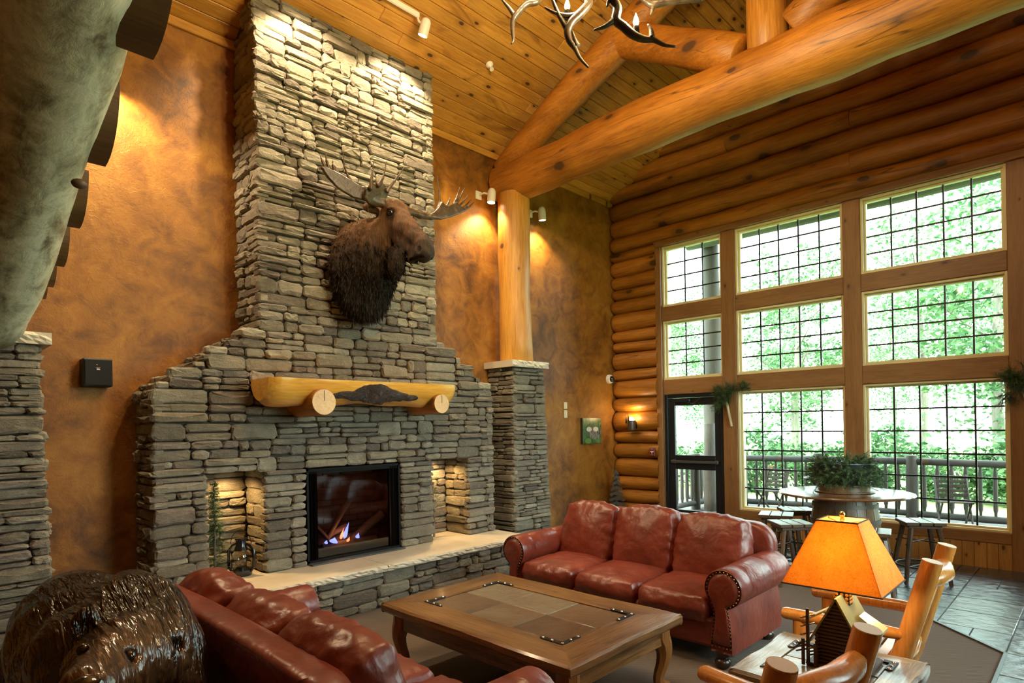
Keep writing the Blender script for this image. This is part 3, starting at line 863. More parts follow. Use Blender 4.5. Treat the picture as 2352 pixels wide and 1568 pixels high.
# ---- mantel shelf: half log on two corbel logs
mt_w = wood_mat('golden_mantel_log', (.58,.25,.025), (.85,.44,.07), 0, .2, 2, 6, .22, coat=.5, var=0, knot_r=.05)
mn = thing('mantel_shelf', 'golden half-log mantel shelf with dark burl on the fireplace', 'mantel', (3.25, 5.2, 1.9))
m = MB(); V = []; F = []
NX, NA = 40, 15
for i in range(NX+1):
    t = i/NX; x = 2.19+(4.24-2.19)*t
    ex = min(1, min(t, 1-t)/.03); sc_ = .82+.18*math.sqrt(ex) 
    rr = .205*(1+.05*math.sin(9*t+.5)+.03*math.sin(23*t))*(sc_)
    for j in range(NA):
        th = PI+PI*j/(NA-1)     # lower half
        y = 5.17+math.cos(th)*rr*1.05; z = 2.135+math.sin(th)*rr*1.12
        if 3 < j < 11:
            gu = math.exp(-((t-.57)/.15)**2)*math.exp(-((j-5.5)/2.3)**2)
            y += .075*gu; z += .02*gu
        V.append((x, y, z))
for i in range(NX):
    for j in range(NA-1): F.append((i*NA+j, i*NA+j+1, (i+1)*NA+j+1, (i+1)*NA+j))
    F.append((i*NA, (i+1)*NA, (i+1)*NA+NA-1, i*NA+NA-1))
F.append(tuple(range(NA))); F.append(tuple(NX*NA+j for j in range(NA))[::-1])
m.add(V, F).build('shelf_log', mt_w, mn, smooth=40, world=True)
# burl hollow: dark knobbly wood lining
def burl(P):
    d = np.full(P.shape[:-1], 9.)
    rg = random.Random(9)
    for k in range(16):
        t = (k+.5)/16; x = 2.80+t*.90; s_ = math.exp(-((t-.5)/.26)**2)
        c = (x, 4.992+.012*(1-s_)+rg.uniform(-.008,.010), 1.995+.035*s_+rg.uniform(-.012,.012))
        d = smin(d, sd_ell(P, c, (.065, .040, .026+.085*s_)), .018)
    return d
bw = NT('burl'); _p = bw.coords((1,1,1)); _n1 = bw.noise(_p, 26, 5, .7, 2); 
sdf_obj('burl', burl, (2.66,4.92,1.85), (3.84,5.10,2.2), .011, bw.done(bw.ramp(_n1, [(.35,(.008,.004,.0025)),(.58,(.03,.011,.005)),(.72,(.30,.10,.02))]), .12, bw.bump(_n1, .9, .03)), mn)
ew = wood_mat('sawn_log_end', (.55,.33,.14), (.72,.47,.23), 1, 0, 3, 6, .5)
for (cx, r) in ((2.66, .122), (3.99, .105)):
    cb = MB().tube([(cx,5.42,1.93),(cx,5.1,1.93),(cx,4.945,1.93),(cx,4.93,1.93)], [r*1.02,r,r,r*.93], 24, up=(0,0,1)).build('corbel_log', M['log'], mn, smooth=50, world=True)
    cp = MB().tube([(cx,4.931,1.93),(cx,4.926,1.93)], [r*.93,r*.92], 24, up=(0,0,1))
    c2 = cp.build('sawn_end', ew, cb); c2.matrix_basis = mn.matrix_basis.inverted()
    MB().box(cx-.002, cx+.002, 4.923, 4.927, 1.94, 1.93+r*.85).build('split', M['black_metal'], cb).matrix_basis = mn.matrix_basis.inverted()

# ---- stone pillars
def pillar(name, label, x0, x1, yf, ztop, cap0, cap1, capy, tl, tr_, seed, faces):
    t = thing(name, label, 'pillar', ((x0+x1)/2, 5.7, 0))
    rg = random.Random(seed)
    MB().add([(x0-tl,yf-.02+.03,0),(x1+tr_,yf+.01,0),(x1+tr_,5.895,0),(x0-tl,5.895,0),(x0+.03,yf+.03,ztop),(x1-.03,yf+.03,ztop),(x1-.03,5.895,ztop),(x0+.03,5.895,ztop)],
             [(0,3,2,1),(4,5,6,7),(0,1,5,4),(1,2,6,5),(2,3,7,6),(3,0,4,7)]).build('core', M['mortar'], t, world=True)
    L = lambda z: x0-tl*(1-z/ztop); Rr = lambda z: x1+tr_*(1-z/ztop); Yf = lambda z: yf-.03*(1-z/ztop)
    res = place(lay(lambda z: [(L(z), Rr(z))], 0, ztop, rg, .045, .08, .14), lambda z: Vector((0, Yf(z)+.03, 0)), (1,0,0), (0,-1,0), rg)
    if 'l' in faces: res += place(lay(lambda z: [(Yf(z), 5.89)], 0, ztop, rg, .045, .08, .14), lambda z: Vector((L(z)+.03, 0, 0)), (0,1,0), (-1,0,0), rg)
    if 'r' in faces: res += place(lay(lambda z: [(Yf(z), 5.89)], 0, ztop, rg, .045, .08, .14), lambda z: Vector((Rr(z)-.03, 0, 0)), (0,1,0), (1,0,0), rg)
    emit_stones(res, t)
    chisel_slab(cap0, cap1, capy, 5.895, ztop, ztop+.085, t, 'cap_slab', seed=seed+1, mat=M['slab'])
    return t
pillar('stone_pillar', 'stacked-stone pillar under the upright log post right of the fireplace', 5.57, 6.16, 5.42, 2.445, 5.5, 6.2, 5.36, .05, .09, 31, 'lr')
pillar('stone_pillar', 'stacked-stone pillar at the left edge carrying the stair log', .05, .73, 5.47, 2.335, -.03, .80, 5.42, .05, .07, 41, 'lr')

# ================================================================== TIMBER, LIGHTS, TROPHIES
def atd(x, y, d): return Vector((0,0,EYE)) + ray(x, y)*d
def rough_log(a, b, ra, rb, n=16, seg=.3, wob=.012, seed=0, squash=1.0, up=(0,0,1)):
    a, b = Vector(a), Vector(b); L = (b-a).length; m = max(3, int(L/seg)+1)
    rg = random.Random(seed); ph = rg.uniform(0, 9)
    pts, rad = [], []
    for i in range(m+1):
        t = i/m; s = t*L
        off = Vector((math.sin(s*1.9+ph), math.cos(s*2.3+ph*2), math.sin(s*1.3+ph*3)))*wob
        pts.append(a.lerp(b, t)+off); rad.append((ra+(rb-ra)*t)*(1+.035*math.sin(s*3.1+ph)+.025*math.sin(s*7.3+2*ph)))
    d = (b-a).normalized()
    pts = [pts[0], pts[0]+d*.015]+pts[1:-1]+[pts[-1]-d*.015, pts[-1]]
    rad = [rad[0]*.92, rad[0]]+rad[1:-1]+[rad[-1], rad[-1]*.92]
    return MB().tube(pts, rad, n, True, up=up, sq=(1, squash))
TX = 5.86
tr = thing('roof_truss', 'honey log roof truss with tie beam, rafters, struts and king post', 'roof truss', (TX, RIDGE, 4.7))
rough_log((TX,5.86,4.965), (TX,YF+.02,5.03), .262, .285, 20, .4, .012, 1).build('tie_beam', M['log'], tr, smooth=50, world=True)
for sg, sd in ((1, 2), (-1, 3)):
    yy = lambda d_: RIDGE+sg*d_
    rough_log((TX-.02, yy(3.56), 5.12), (TX-.02, yy(.05), 6.86), .185, .20, 18, .35, .02, sd).build('rafter', M['log'], tr, smooth=50, world=True)
    rough_log((TX-.02, yy(1.62), 6.06), (TX-.02, yy(.25), 5.27), .19, .185, 18, .3, .012, sd+5).build('strut', M['log'], tr, smooth=50, world=True)
rough_log((TX-.01,RIDGE,5.15), (TX-.01,RIDGE,7.2), .185, .18, 18, .35, .008, 8, up=(1,0,0)).build('king_post', M['log_z'], tr, smooth=50, world=True)
pt = rough_log((5.84,5.62,2.532), (5.84,5.62,4.78), .222, .208, 22, .3, .006, 4, up=(1,0,0)).build('log_post', M['log_z'], smooth=50)
tag(pt, 'upright honey log post standing on the right stone pillar', 'post')

# ---- log staircase passing overhead at the left
sc = thing('log_staircase', 'log staircase overhead with thick grey stringer tinted with green window light and dark half-log treads', 'staircase', (.5, 5.5, 2.43))
pts = [(-35,752,4.22,.20),(-26,705,4.05,.205),(-4,640,3.85,.22),(20,560,3.65,.235),(48,450,3.4,.25),(62,330,3.1,.262),(74,210,2.85,.28),(86,80,2.6,.30),(95,-60,2.38,.315),(105,-230,2.15,.33),(115,-420,1.95,.34)]
mb = MB().tube([atd(a, b, c) for a, b, c, r in pts], [r for *_, r in pts], 28, True, up=(1,0,0))
rg = random.Random(2)
mb.v = [tuple(Vector(p)+Vector((mnoise.noise(Vector(p)*2.2), mnoise.noise(Vector(p)*2.2+Vector((9,1,3))), mnoise.noise(Vector(p)*2.2+Vector((4,7,2)))))*.028) for p in mb.v]
_w = NT('window_lit_peeled_log'); _p = _w.coords((1.6,.35,1.2), rnd=False); _n1 = _w.noise(_p, 4, 6, .65, .8); _n2 = _w.noise(_w.coords((1,1,1), rnd=False), 9, 5, .7, .5)
_c = _w.ramp(_w.math('ADD', _w.math('MULTIPLY', _n1, .6), _w.math('MULTIPLY', _n2, .4)), [(.38,(.13,.105,.06)),(.46,(.36,.37,.25)),(.54,(.60,.63,.46)),(.66,(.80,.80,.63))])  # pale green of the window light is painted into the log's tones
M['stair_log'] = _w.done(_c, .36, _w.bump(_n2, .45, .02), spec=.6)
sl = mb.build('stringer', M['stair_log'], sc, smooth=True, world=True)
for (px_, py_, d_) in ((182,422,2.98),(52,695,3.86),(12,640,3.62)):
    p = atd(px_, py_, d_)
    ko = MB().sphere(p, .035, 12, 8, (1,.7,.7)).build('knot', plain('dark_knot', (.10,.05,.025), .5), sl, smooth=True); ko.matrix_basis = sc.matrix_basis.inverted()
for i, (px_, py_) in enumerate(((352,138),(242,383),(183,525),(147,613),(122,660),(104,687))):
    p = onX(px_, py_, .80); Rr = (.34,.32,.27,.22,.17,.14)[i]
    poly = [(p.y, p.z)] + [(p.y-Rr*math.sin(t), p.z+Rr*(1-math.cos(t))) for t in [PI/2*k/8 for k in range(1, 9)]] + [(p.y, p.z+Rr)]
    MB().prism(poly, 'x', .5, .80).build('tread', M['tread'], sc, world=True, smooth=30)

# ---- spotlights
def aim_matrix(loc, target):
    q = (Vector(target)-Vector(loc)).to_track_quat('-Z', 'Y'); return Matrix.Translation(loc) @ q.to_matrix().to_4x4()
glow = emit('lamp_glow', (1,.86,.62), 30)
def spot_head(parent, loc, target, energy, size, r=.05, ln=.15, color=(1,.78,.47)):
    Mx = aim_matrix(loc, target)
    prof = [(r*.25,ln*.62),(r*.7,ln*.55),(r*.95,ln*.38),(r,ln*.2),(r,-ln*.5),(r*.88,-ln*.5),(r*.86,-ln*.40)]
    MB().lathe(prof, (0,0,0), 24, True).xf(Mx).build('lamp_head', M['white'], parent, smooth=40, world=True)
    MB().lathe([(r*.84,-ln*.415),(r*.84,-ln*.40)], (0,0,0), 20).xf(Mx).build('lens', glow, parent, world=True)
    d = (Vector(target)-Vector(loc)).normalized()
    light('spot_lamp', 'SPOT', Vector(loc)+d*(ln*.5+.012), energy, color, r*.7, target, size, .55)
tk = thing('track_light', 'white track spotlight on the sloped ceiling above the chimney', 'spotlight', (3.3, 4.95, 5.9))
zt_ = zc(4.95)-.03
MB().rbox(1.9, 3.80, 4.935, 4.965, zt_-.03, zt_+.02, .004).build('track', M['white'], tk, world=True)
for (x, tg, e) in ((3.83, (3.75,5.45,4.5), 150), (2.58, (2.9,5.5,4.3), 130)):
    hd = Vector((x, 4.90, zt_-.14))
    MB().tube([(x-.05,4.95,zt_-.02),(x-.05,4.93,zt_-.08),hd+Vector((-.03,0,.03))], .012, 8).build('arm', M['white'], tk, world=True)
    spot_head(tk, hd, tg, e, 115, .052, .15)
for lab, wx, tg, e in (('white wall spotlight left of the upright log post', 5.53, (5.35,5.80,2.4), 55), ('white wall spotlight right of the upright log post', 6.53, (6.85,5.80,2.2), 55), ('white wall spotlight beside the staircase treads on the left wall', 1.16, (1.42,5.78,2.4), 85)):
    t = thing('wall_spotlight', lab, 'spotlight', (wx, 5.89, 4.75), 0, 'wall spotlights on the plaster wall')
    MB().rbox(wx-.13, wx-.03, 5.872, 5.899, 4.69, 4.80, .006).build('mounting_plate', M['white'], t, world=True)
    MB().tube([(wx-.08,5.88,4.75),(wx-.06,5.80,4.76),(wx-.01,5.74,4.74)], .012, 8).build('arm', M['white'], t, world=True)
    spot_head(t, (wx, 5.72, 4.71), tg, e, 150 if wx < 2 else 110, .055, .17)
t = thing('sprinkler_head', 'small white sprinkler dome on the pine ceiling planks', 'sprinkler', (4.88, 5.04, zc(5.04)))
dM = Matrix(((1,0,0,4.876),(0,math.cos(TH),-math.sin(TH),5.041),(0,math.sin(TH)*-1*-1,math.cos(TH),zc(5.041)),(0,0,0,1)))
nv = Vector((0,-math.sin(TH),-math.cos(TH))); q = nv.to_track_quat('Z', 'Y').to_matrix().to_4x4()
Ms = Matrix.Translation((4.876,5.041,zc(5.041)-.002)) @ q
MB().lathe([(.045,0),(.045,.012),(.03,.03),(.018,.04),(.016,.06)], (0,0,0), 20).xf(Ms).build('escutcheon', M['white'], t, smooth=40, world=True)
MB().lathe([(.012,.06),(.012,.075),(.026,.078),(.026,.082)], (0,0,0), 12).xf(Ms).build('deflector', M['white'], t, world=True)

# ---- antler chandelier
ch = thing('antler_chandelier', 'antler chandelier with candle bulbs hanging high over the coffee table', 'chandelier', (3.1, 2.2, 4.3))
aw = NT('polished_antler'); _n = aw.noise(aw.coords((1,1,1), rnd=False), 9, 5, .6, .6)
M['antler'] = aw.done(aw.ramp(_n, [(.35,(.018,.010,.005)),(.55,(.040,.026,.013)),(.75,(.10,.08,.05))]), .35, aw.bump(aw.noise(aw.coords((1,1,1), rnd=False), 40, 3), .2, .01))
HUB = Vector((3.12, 2.2, 4.86))
def smooth_path(P, k=4):
    out = []
    P = [P[0]]+P+[P[-1]]
    for i in range(1, len(P)-2):
        for j in range(k):
            t = j/k; a, b, c, d = P[i-1], P[i], P[i+1], P[i+2]
            out.append(.5*((2*b)+(c-a)*t+(2*a-5*b+4*c-d)*t*t+(3*b-a-3*c+d)*t**3))
    out.append(P[-2]); return out
ants = [
 (4.1, [(1260,-60),(1237,0),(1210,9),(1189,30),(1179,46),(1177,69),(1179,92),(1174,101)], .021, [[(1148,-15),(1154,0),(1169,18),(1180,34)]]),
 (3.7, [(1350,-50),(1352,0),(1348,14),(1330,34),(1313,50),(1304,71),(1307,92),(1320,110),(1332,133),(1352,155)], .026, [[(1252,17),(1274,29),(1302,37),(1322,36)], [(1262,-20),(1269,0),(1281,30),(1295,55),(1303,68)], [(1314,70),(1320,90),(1326,106)]]),
 (3.5, [(1395,-50),(1410,0),(1418,21),(1415,46),(1433,62),(1454,80),(1479,90),(1502,92),(1525,103),(1552,107)], .026, [[(1364,69),(1389,61),(1412,46)], [(1488,56),(1495,69),(1497,88)], [(1394,16),(1400,0),(1412,-8)]]),
 (3.9, [(1440,-50),(1479,-4),(1495,10),(1513,9),(1548,4),(1605,0),(1640,-14)], .022, [[(1494,36),(1498,25),(1500,10)]]),
]
for k, (d, main, r, tines) in enumerate(ants):
    P = [HUB+Vector((.06*math.cos(k*1.6), .06*math.sin(k*1.6), 0))] + [atd(x, y, d+.15*math.sin(i*.7+k)*0) for i, (x, y) in enumerate(main)]
    P = smooth_path(P, 4); n = len(P)
    mb = MB().tube(P, [r*(1.0 if i/n < .55 else 1.0-.80*((i/n-.55)/.45)) for i in range(n)], 12)
    for tn in tines:
        Q = smooth_path([atd(x, y, d) for x, y in tn], 4); m_ = len(Q)
        mb.tube(Q, [r*(.18+.62*(i/(m_-1))) for i in range(m_)], 10)
    mb.build('antler', M['antler'], ch, smooth=True, world=True)
for k in range(6):                                   # the far antlers of the ring
    a = .5+k*1.05
    c = HUB+Vector((0,0,-.05))
    P = smooth_path([c, c+Vector((.22*math.cos(a), .22*math.sin(a), -.12)), c+Vector((.46*math.cos(a+.2), .46*math.sin(a+.2), .0)), c+Vector((.62*math.cos(a+.35), .62*math.sin(a+.35), .28)), c+Vector((.60*math.cos(a+.5), .60*math.sin(a+.5), .5))], 5); n = len(P)
    MB().tube(P, [.026*(1-.8*max(0, i/n-.4)/.6) for i in range(n)], 10).build('antler', M['antler'], ch, smooth=True, world=True)
MB().lathe([(.07,-.05),(.09,0),(.07,.05),(.03,.09)], HUB, 20).build('hub', M['iron'], ch, smooth=40, world=True)
MB().tube([HUB+Vector((0,0,.05)), Vector((HUB.x, RIDGE, ZR-.02))], .012, 8).build('stem', M['iron'], ch, world=True)
bulb_m = emit('candle_bulb', (1,.62,.16), 4.5)
cpos = [atd(1303, 25, 3.72), atd(1461, 62, 3.52)] + [HUB+Vector((.5*math.cos(a), .5*math.sin(a), .05)) for a in (.4, 1.5, 2.6, 3.6, 4.7)]
for p in cpos:
    cs = MB().lathe([(.018,-.05),(.02,-.045),(.018,0),(.012,.004)], p, 14).build('candle_socket', M['iron'], ch, smooth=40, world=True)
    bl = MB().lathe([(.009,.004),(.017,.02),(.018,.03),(.013,.05),(.006,.068),(.0015,.082)], p, 14).build('bulb', bulb_m, cs, smooth=True)
    bl.matrix_basis = ch.matrix_basis.inverted()
    light('candle_lamp', 'POINT', p+Vector((0,0,.12)), 30, (1,.76,.42), .04)

# ---- moose head on the chimney breast
mo = thing('moose_head', 'mounted brown moose head with broad antlers on the stone chimney', 'moose head', (3.28, 5.3, 3.25))
def moose(P):
    d = sd_ell(P, (3.27,5.26,3.25), (.34,.15,.47))
    d = smin(d, sd_ell(P, (3.27,5.10,3.34), (.29,.26,.38)), .12)
    d = smin(d, sd_ell(P, (3.25,5.16,2.99), (.22,.17,.24)), .10)
    d = smin(d, sd_cone(P, (3.29,5.10,3.44), (3.38,4.90,3.62), .245, .135), .10)
    d = smin(d, sd_cone(P, (3.40,4.86,3.72), (3.43,4.55,3.44), .135, .088), .06)
    d = smin(d, sd_ell(P, (3.40,4.75,3.57), (.105,.15,.105)), .05)
    d = smin(d, sd_ell(P, (3.43,4.46,3.34), (.088,.095,.125)), .05)
    d = smin(d, sd_ell(P, (3.425,4.44,3.29), (.098,.085,.075)), .03)
    d = smin(d, sd_ell(P, (3.41,4.56,3.26), (.058,.10,.045)), .03)
    d = smin(d, sd_cone(P, (3.39,4.75,3.47), (3.41,4.55,3.30), .078, .055), .04)
    d = smin(d, sd_ell(P, (3.33,4.77,3.25), (.075,.115,.15)), .05)
    d = smin(d, sd_ell(P, (3.40,4.86,3.81), (.12,.10,.075)), .05)
    for s_ in (-1, 1):
        d = smin(d, sd_ell(P, (3.41+s_*.20,4.97,3.79), (.10,.045,.05)), .025)
        d = np.maximum(d, -sd_ell(P, (3.425+s_*.088,4.415,3.305), (.026,.030,.042)))
        d = smin(d, sd_ell(P, (3.405+s_*.105,4.79,3.755), (.035,.05,.024)), .02)
    d = np.maximum(d, -sd_ell(P, (3.41,4.50,3.245), (.10,.11,.014)))
    rg = np.sin(P[..., 0]*47+P[..., 2]*13)*np.sin(P[..., 2]*39+P[..., 1]*21)
    d = d + .006*rg
    return np.maximum(d, P[..., 1]-5.36)
fw = NT('moose_fur'); _w = fw
_pos = fw.n('ShaderNodeSeparateXYZ', ins={0: fw.n('ShaderNodeNewGeometry').outputs['Position']})
_n1 = fw.noise(fw.coords((1,1,.28), rnd=False), 16, 6, .7, .8); _n2 = fw.noise(fw.coords((1,1,.13), rnd=False), 60, 5, .75, .6)
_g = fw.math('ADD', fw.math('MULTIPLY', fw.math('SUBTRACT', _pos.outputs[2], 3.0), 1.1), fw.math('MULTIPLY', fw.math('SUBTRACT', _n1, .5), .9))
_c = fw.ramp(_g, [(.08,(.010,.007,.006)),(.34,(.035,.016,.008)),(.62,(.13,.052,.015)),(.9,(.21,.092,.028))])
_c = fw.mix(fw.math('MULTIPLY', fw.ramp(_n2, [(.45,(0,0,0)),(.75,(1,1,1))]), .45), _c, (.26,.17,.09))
def _patch(c, r):
    v = fw.n('ShaderNodeVectorMath', operation='DISTANCE', ins={0: fw.n('ShaderNodeNewGeometry').outputs['Position'], 1: c}).outputs['Value']
    return fw.ramp(fw.math('ADD', v, fw.math('MULTIPLY', fw.math('SUBTRACT', _n1, .5), r*.8)), [(r*.55,(1,1,1)),(r,(0,0,0))])
for _s in (-1, 1): _c = fw.mix(fw.math('MULTIPLY', _patch((3.405+_s*.12,4.765,3.70), .075), .85), _c, (.022,.011,.006))
_c = fw.mix(fw.math('MULTIPLY', _patch((3.42,4.40,3.31), .14), .6), _c, (.075,.055,.042))
_c = fw.mix(fw.math('MULTIPLY', _patch((3.34,4.72,3.33), .15), .7), _c, (.022,.012,.007))  # shadow of the throat under the jaw, painted into the fur
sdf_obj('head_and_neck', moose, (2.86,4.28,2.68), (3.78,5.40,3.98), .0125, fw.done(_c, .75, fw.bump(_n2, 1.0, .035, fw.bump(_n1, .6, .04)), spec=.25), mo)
# shaggy fur strands on neck and chest (uncountable)
def fur_strands():
    rg = random.Random(12); mb = MB()
    V, F = surf_nets(moose, (2.86,4.5,2.68), (3.78,5.40,3.9), .035)
    cen = Vector((3.3,5.15,3.3))
    for p in V:
        p = Vector(p)
        if p.y > 5.33 or p.y < 4.66 or (p.y < 4.95 and p.z > 3.42): continue
        for _ in range(3):
            q = p+Vector((rg.uniform(-.018,.018), rg.uniform(-.018,.018), rg.uniform(-.018,.018)))
            out = (q-cen).normalized()
            ln = rg.uniform(.02,.048)*(1.2 if p.z < 3.1 else 1)
            tip = q+out*ln*.35+Vector((rg.uniform(-.2,.2)*ln, -.15*ln, -ln*.95)); side = Vector((rg.uniform(-1,1), rg.uniform(-1,1), 0)).normalized()*.0045
            mb.add([q-out*.008-side, q-out*.008+side, (q+tip)/2+out*.006+side*.7, tip], [(0,1,2),(0,2,3)])
    o = mb.build('neck_fur', fw.m, mo, world=True); o['kind'] = 'stuff'
fur_strands()
for s_ in (-1, 1):
    MB().sphere((3.405+s_*.122,4.772,3.712), .03, 14, 10, (.8,1.2,.95)).build('eye', plain('glass_eye', (.006,.004,.003), .05, coat=1), mo, smooth=True, world=True)
# antlers
def c3(x, y, Y): return np.array(onY(700+x/3.409, 320+y/3.409, Y))
def chain(P, d, pts, r0, r1, k=.012):
    n = len(pts)
    for i in range(n-1):
        ra = r0+(r1-r0)*i/(n-1); rb = r0+(r1-r0)*(i+1)/(n-1)
        d = smin(d, sd_cone(P, pts[i], pts[i+1], ra, rb), k)
    return d
def sd_plate(P, poly, yfun, th):
    """flat palm: polygon in the x-z plane, wrapped on the sheet y = yfun(x, z)"""
    X, Z = P[..., 0], P[..., 2]
    d2 = np.full(X.shape, 1e9); ins = np.zeros(X.shape, bool); n = len(poly)
    for i in range(n):
        (ax, az), (bx, bz) = poly[i], poly[(i+1) % n]
        ex, ez = bx-ax, bz-az; t = np.clip(((X-ax)*ex+(Z-az)*ez)/(ex*ex+ez*ez), 0, 1)
        d2 = np.minimum(d2, (X-ax-t*ex)**2+(Z-az-t*ez)**2)
        c = ((az > Z) != (bz > Z)) & (X < (bx-ax)*(Z-az)/(bz-az+1e-12)+ax); ins ^= c
    d = np.sqrt(d2); d = np.where(ins, -d, d)
    w = np.abs(P[..., 1]-yfun(X, Z))-th
    return np.minimum(np.maximum(d, w), 0)+np.sqrt(np.maximum(d, 0)**2+np.maximum(w, 0)**2)-.008
def poly3(pts, Y): return [(onY(700+x/3.409, 320+y/3.409, Y).x, onY(700+x/3.409, 320+y/3.409, Y).z) for x, y in pts]
def antler_l(P):
    d = np.full(P.shape[:-1], 9.)
    d = chain(P, d, [np.array((3.33,4.87,3.83)), c3(610,505,4.86), c3(540,480,4.87)], .036, .03)
    pl = poly3([(600,500),(500,485),(380,445),(270,370),(190,280),(145,210),(170,215),(205,232),(240,250),(280,272),(330,305),(390,345),(440,378),(500,382),(530,395),(560,420),(600,470)], 4.91)
    d = smin(d, sd_plate(P, pl, lambda X, Z: 4.87+.13*(3.3-X)-.10*(Z-3.95), .008), .02)
    for tn, Yt in (([(160,225),(138,170),(120,118)],4.985), ([(190,232),(172,170),(162,112)],4.98), ([(230,250),(222,205),(219,162)],4.965), ([(260,265),(248,230),(240,200)],4.96), ([(400,370),(345,300),(312,220),(295,80)],4.935)):
        d = chain(P, d, [c3(x, y, Yt) for x, y in tn], .017, .005)
    pl = poly3([(600,505),(540,480),(500,440),(495,385),(530,350),(570,340),(610,350),(645,385),(665,410),(650,455),(625,500)], 4.79)
    d = smin(d, sd_plate(P, pl, lambda X, Z: 4.86-.45*(Z-3.82), .008), .02)
    for tn, Yt in (([(515,385),(525,300),(538,180)],4.79), ([(575,360),(612,300),(642,170)],4.78), ([(645,405),(700,330),(782,215)],4.77)):
        d = chain(P, d, [c3(x, y, Yt) for x, y in tn], .019, .005)
    return d
def antler_r(P):
    d = np.full(P.shape[:-1], 9.)
    d = chain(P, d, [np.array((3.50,4.87,3.83)), c3(900,592,4.86), c3(985,605,4.86), c3(1060,595,4.87)], .038, .03)
    pl = poly3([(960,612),(1050,628),(1130,608),(1200,582),(1262,552),(1230,535),(1200,525),(1190,500),(1150,512),(1110,532),(1080,522),(1060,500),(1035,540),(1000,575)], 4.88)
    d = smin(d, sd_plate(P, pl, lambda X, Z: 4.80+.09*(X-3.4), .008), .02)
    for tn, Yt in (([(1020,575),(1055,500),(1052,400),(1037,288)],4.87), ([(1100,535),(1125,495),(1140,455)],4.88), ([(1160,515),(1192,450),(1214,375)],4.89), ([(1185,510),(1220,450),(1251,380)],4.89), ([(1195,535),(1240,490),(1286,430)],4.9), ([(1210,555),(1265,515),(1308,465)],4.9), ([(1250,552),(1295,525),(1329,487)],4.9)):
        d = chain(P, d, [c3(x, y, Yt) for x, y in tn], .017, .005)
    return d
mw = NT('moose_antler'); _n = mw.noise(mw.coords((1,1,1), rnd=False), 12, 5, .65, .6)
amat = mw.done(mw.ramp(_n, [(.35,(.035,.018,.007)),(.55,(.08,.046,.019)),(.75,(.17,.12,.065))]), .36, mw.bump(_n, .4, .02), coat=.15)
sdf_obj('antler', antler_l, (2.62,4.62,3.74), (3.52,5.06,4.36), .0085, amat, mo)
sdf_obj('antler', antler_r, (3.42,4.76,3.72), (4.62,5.02,4.40), .0085, amat, mo)

# ---- carved bear in the foreground
be = thing('bear_statue', 'glossy dark carved wooden bear behind the left sofa', 'statue', (.58, 3.0, 0))
def bear(P):
    d = sd_ell(P, (.60,3.35,.70), (.29,.68,.35))
    d = smin(d, sd_ell(P, (.665,2.80,.93), (.16,.30,.21)), .12)
    d = smin(d, sd_ell(P, (.60,2.66,.83), (.25,.24,.27)), .10)
    d = smin(d, sd_ell(P, (.70,2.52,.72), (.13,.20,.30)), .10)
    d = smin(d, sd_ell(P, (.42,2.78,.72), (.12,.20,.30)), .10)
    d = smin(d, sd_ell(P, (.55,2.42,.90), (.185,.17,.165)), .06)
    d = smin(d, sd_cone(P, (.47,2.28,.93), (.37,2.08,.955), .115, .075), .05)
    d = smin(d, sd_ell(P, (.46,2.30,.88), (.12,.12,.09)), .05)
    for c in ((.685,2.36,.935), (.45,2.50,1.035)):
        e = sd_ell(P, c, (.055,.035,.066)); d = smin(d, e, .014)
        cc = (c[0]-.012, c[1]-.036, c[2]+.012); d = np.maximum(d, -sd_ell(P, cc, (.026,.020,.032)))
    for (x, y, zt, f) in ((.74,2.5,.6,.12), (.40,2.62,.6,.12), (.76,3.75,.55,.13), (.44,3.75,.55,.13)):
        d = smin(d, sd_cone(P, (x, y, zt), (x, y-.02, .10), f*1.15, f*.85), .06)
        d = smin(d, sd_ell(P, (x, y-.07, .06), (.12,.17,.07)), .04)
    d = np.maximum(d, -sd_ell(P, (.51,2.205,.99), (.022,.03,.018))); d = np.maximum(d, -sd_ell(P, (.40,2.29,1.025), (.02,.03,.018)))
    fur = np.abs(np.sin(P[..., 0]*58+9*np.sin(P[..., 1]*5)+P[..., 2]*9))*np.sin(P[..., 1]*22+P[..., 2]*17+P[..., 0]*12)
    return np.maximum(d + .007*fur, -P[..., 2])
bw_ = NT('carved_bear_wood'); _n1 = bw_.noise(bw_.coords((1,.13,.30), rnd=False), 52, 2, .5, .35); _n2 = bw_.noise(bw_.coords((1,1,1), rnd=False), 4, 4, .6)
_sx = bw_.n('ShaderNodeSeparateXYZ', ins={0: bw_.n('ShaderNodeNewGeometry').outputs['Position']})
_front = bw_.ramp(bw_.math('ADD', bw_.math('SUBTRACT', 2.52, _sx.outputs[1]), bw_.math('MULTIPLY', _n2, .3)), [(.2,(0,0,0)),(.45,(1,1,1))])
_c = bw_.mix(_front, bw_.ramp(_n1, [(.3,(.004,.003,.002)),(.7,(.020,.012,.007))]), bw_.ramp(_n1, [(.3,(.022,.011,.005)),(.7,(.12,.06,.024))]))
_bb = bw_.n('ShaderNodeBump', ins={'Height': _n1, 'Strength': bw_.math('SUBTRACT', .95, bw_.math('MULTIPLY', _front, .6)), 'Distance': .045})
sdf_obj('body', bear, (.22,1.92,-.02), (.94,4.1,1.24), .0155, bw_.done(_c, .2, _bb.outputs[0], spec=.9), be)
gm = plain('black_gloss', (.006,.005,.005), .06, coat=1)
MB().sphere((.362,2.035,.985), .05, 14, 10, (1,.7,.75)).build('nose', gm, be, smooth=True, world=True)
for c in ((.51,2.225,.985), (.405,2.305,1.015)): MB().sphere(c, .021, 12, 8).build('eye', gm, be, smooth=True, world=True)

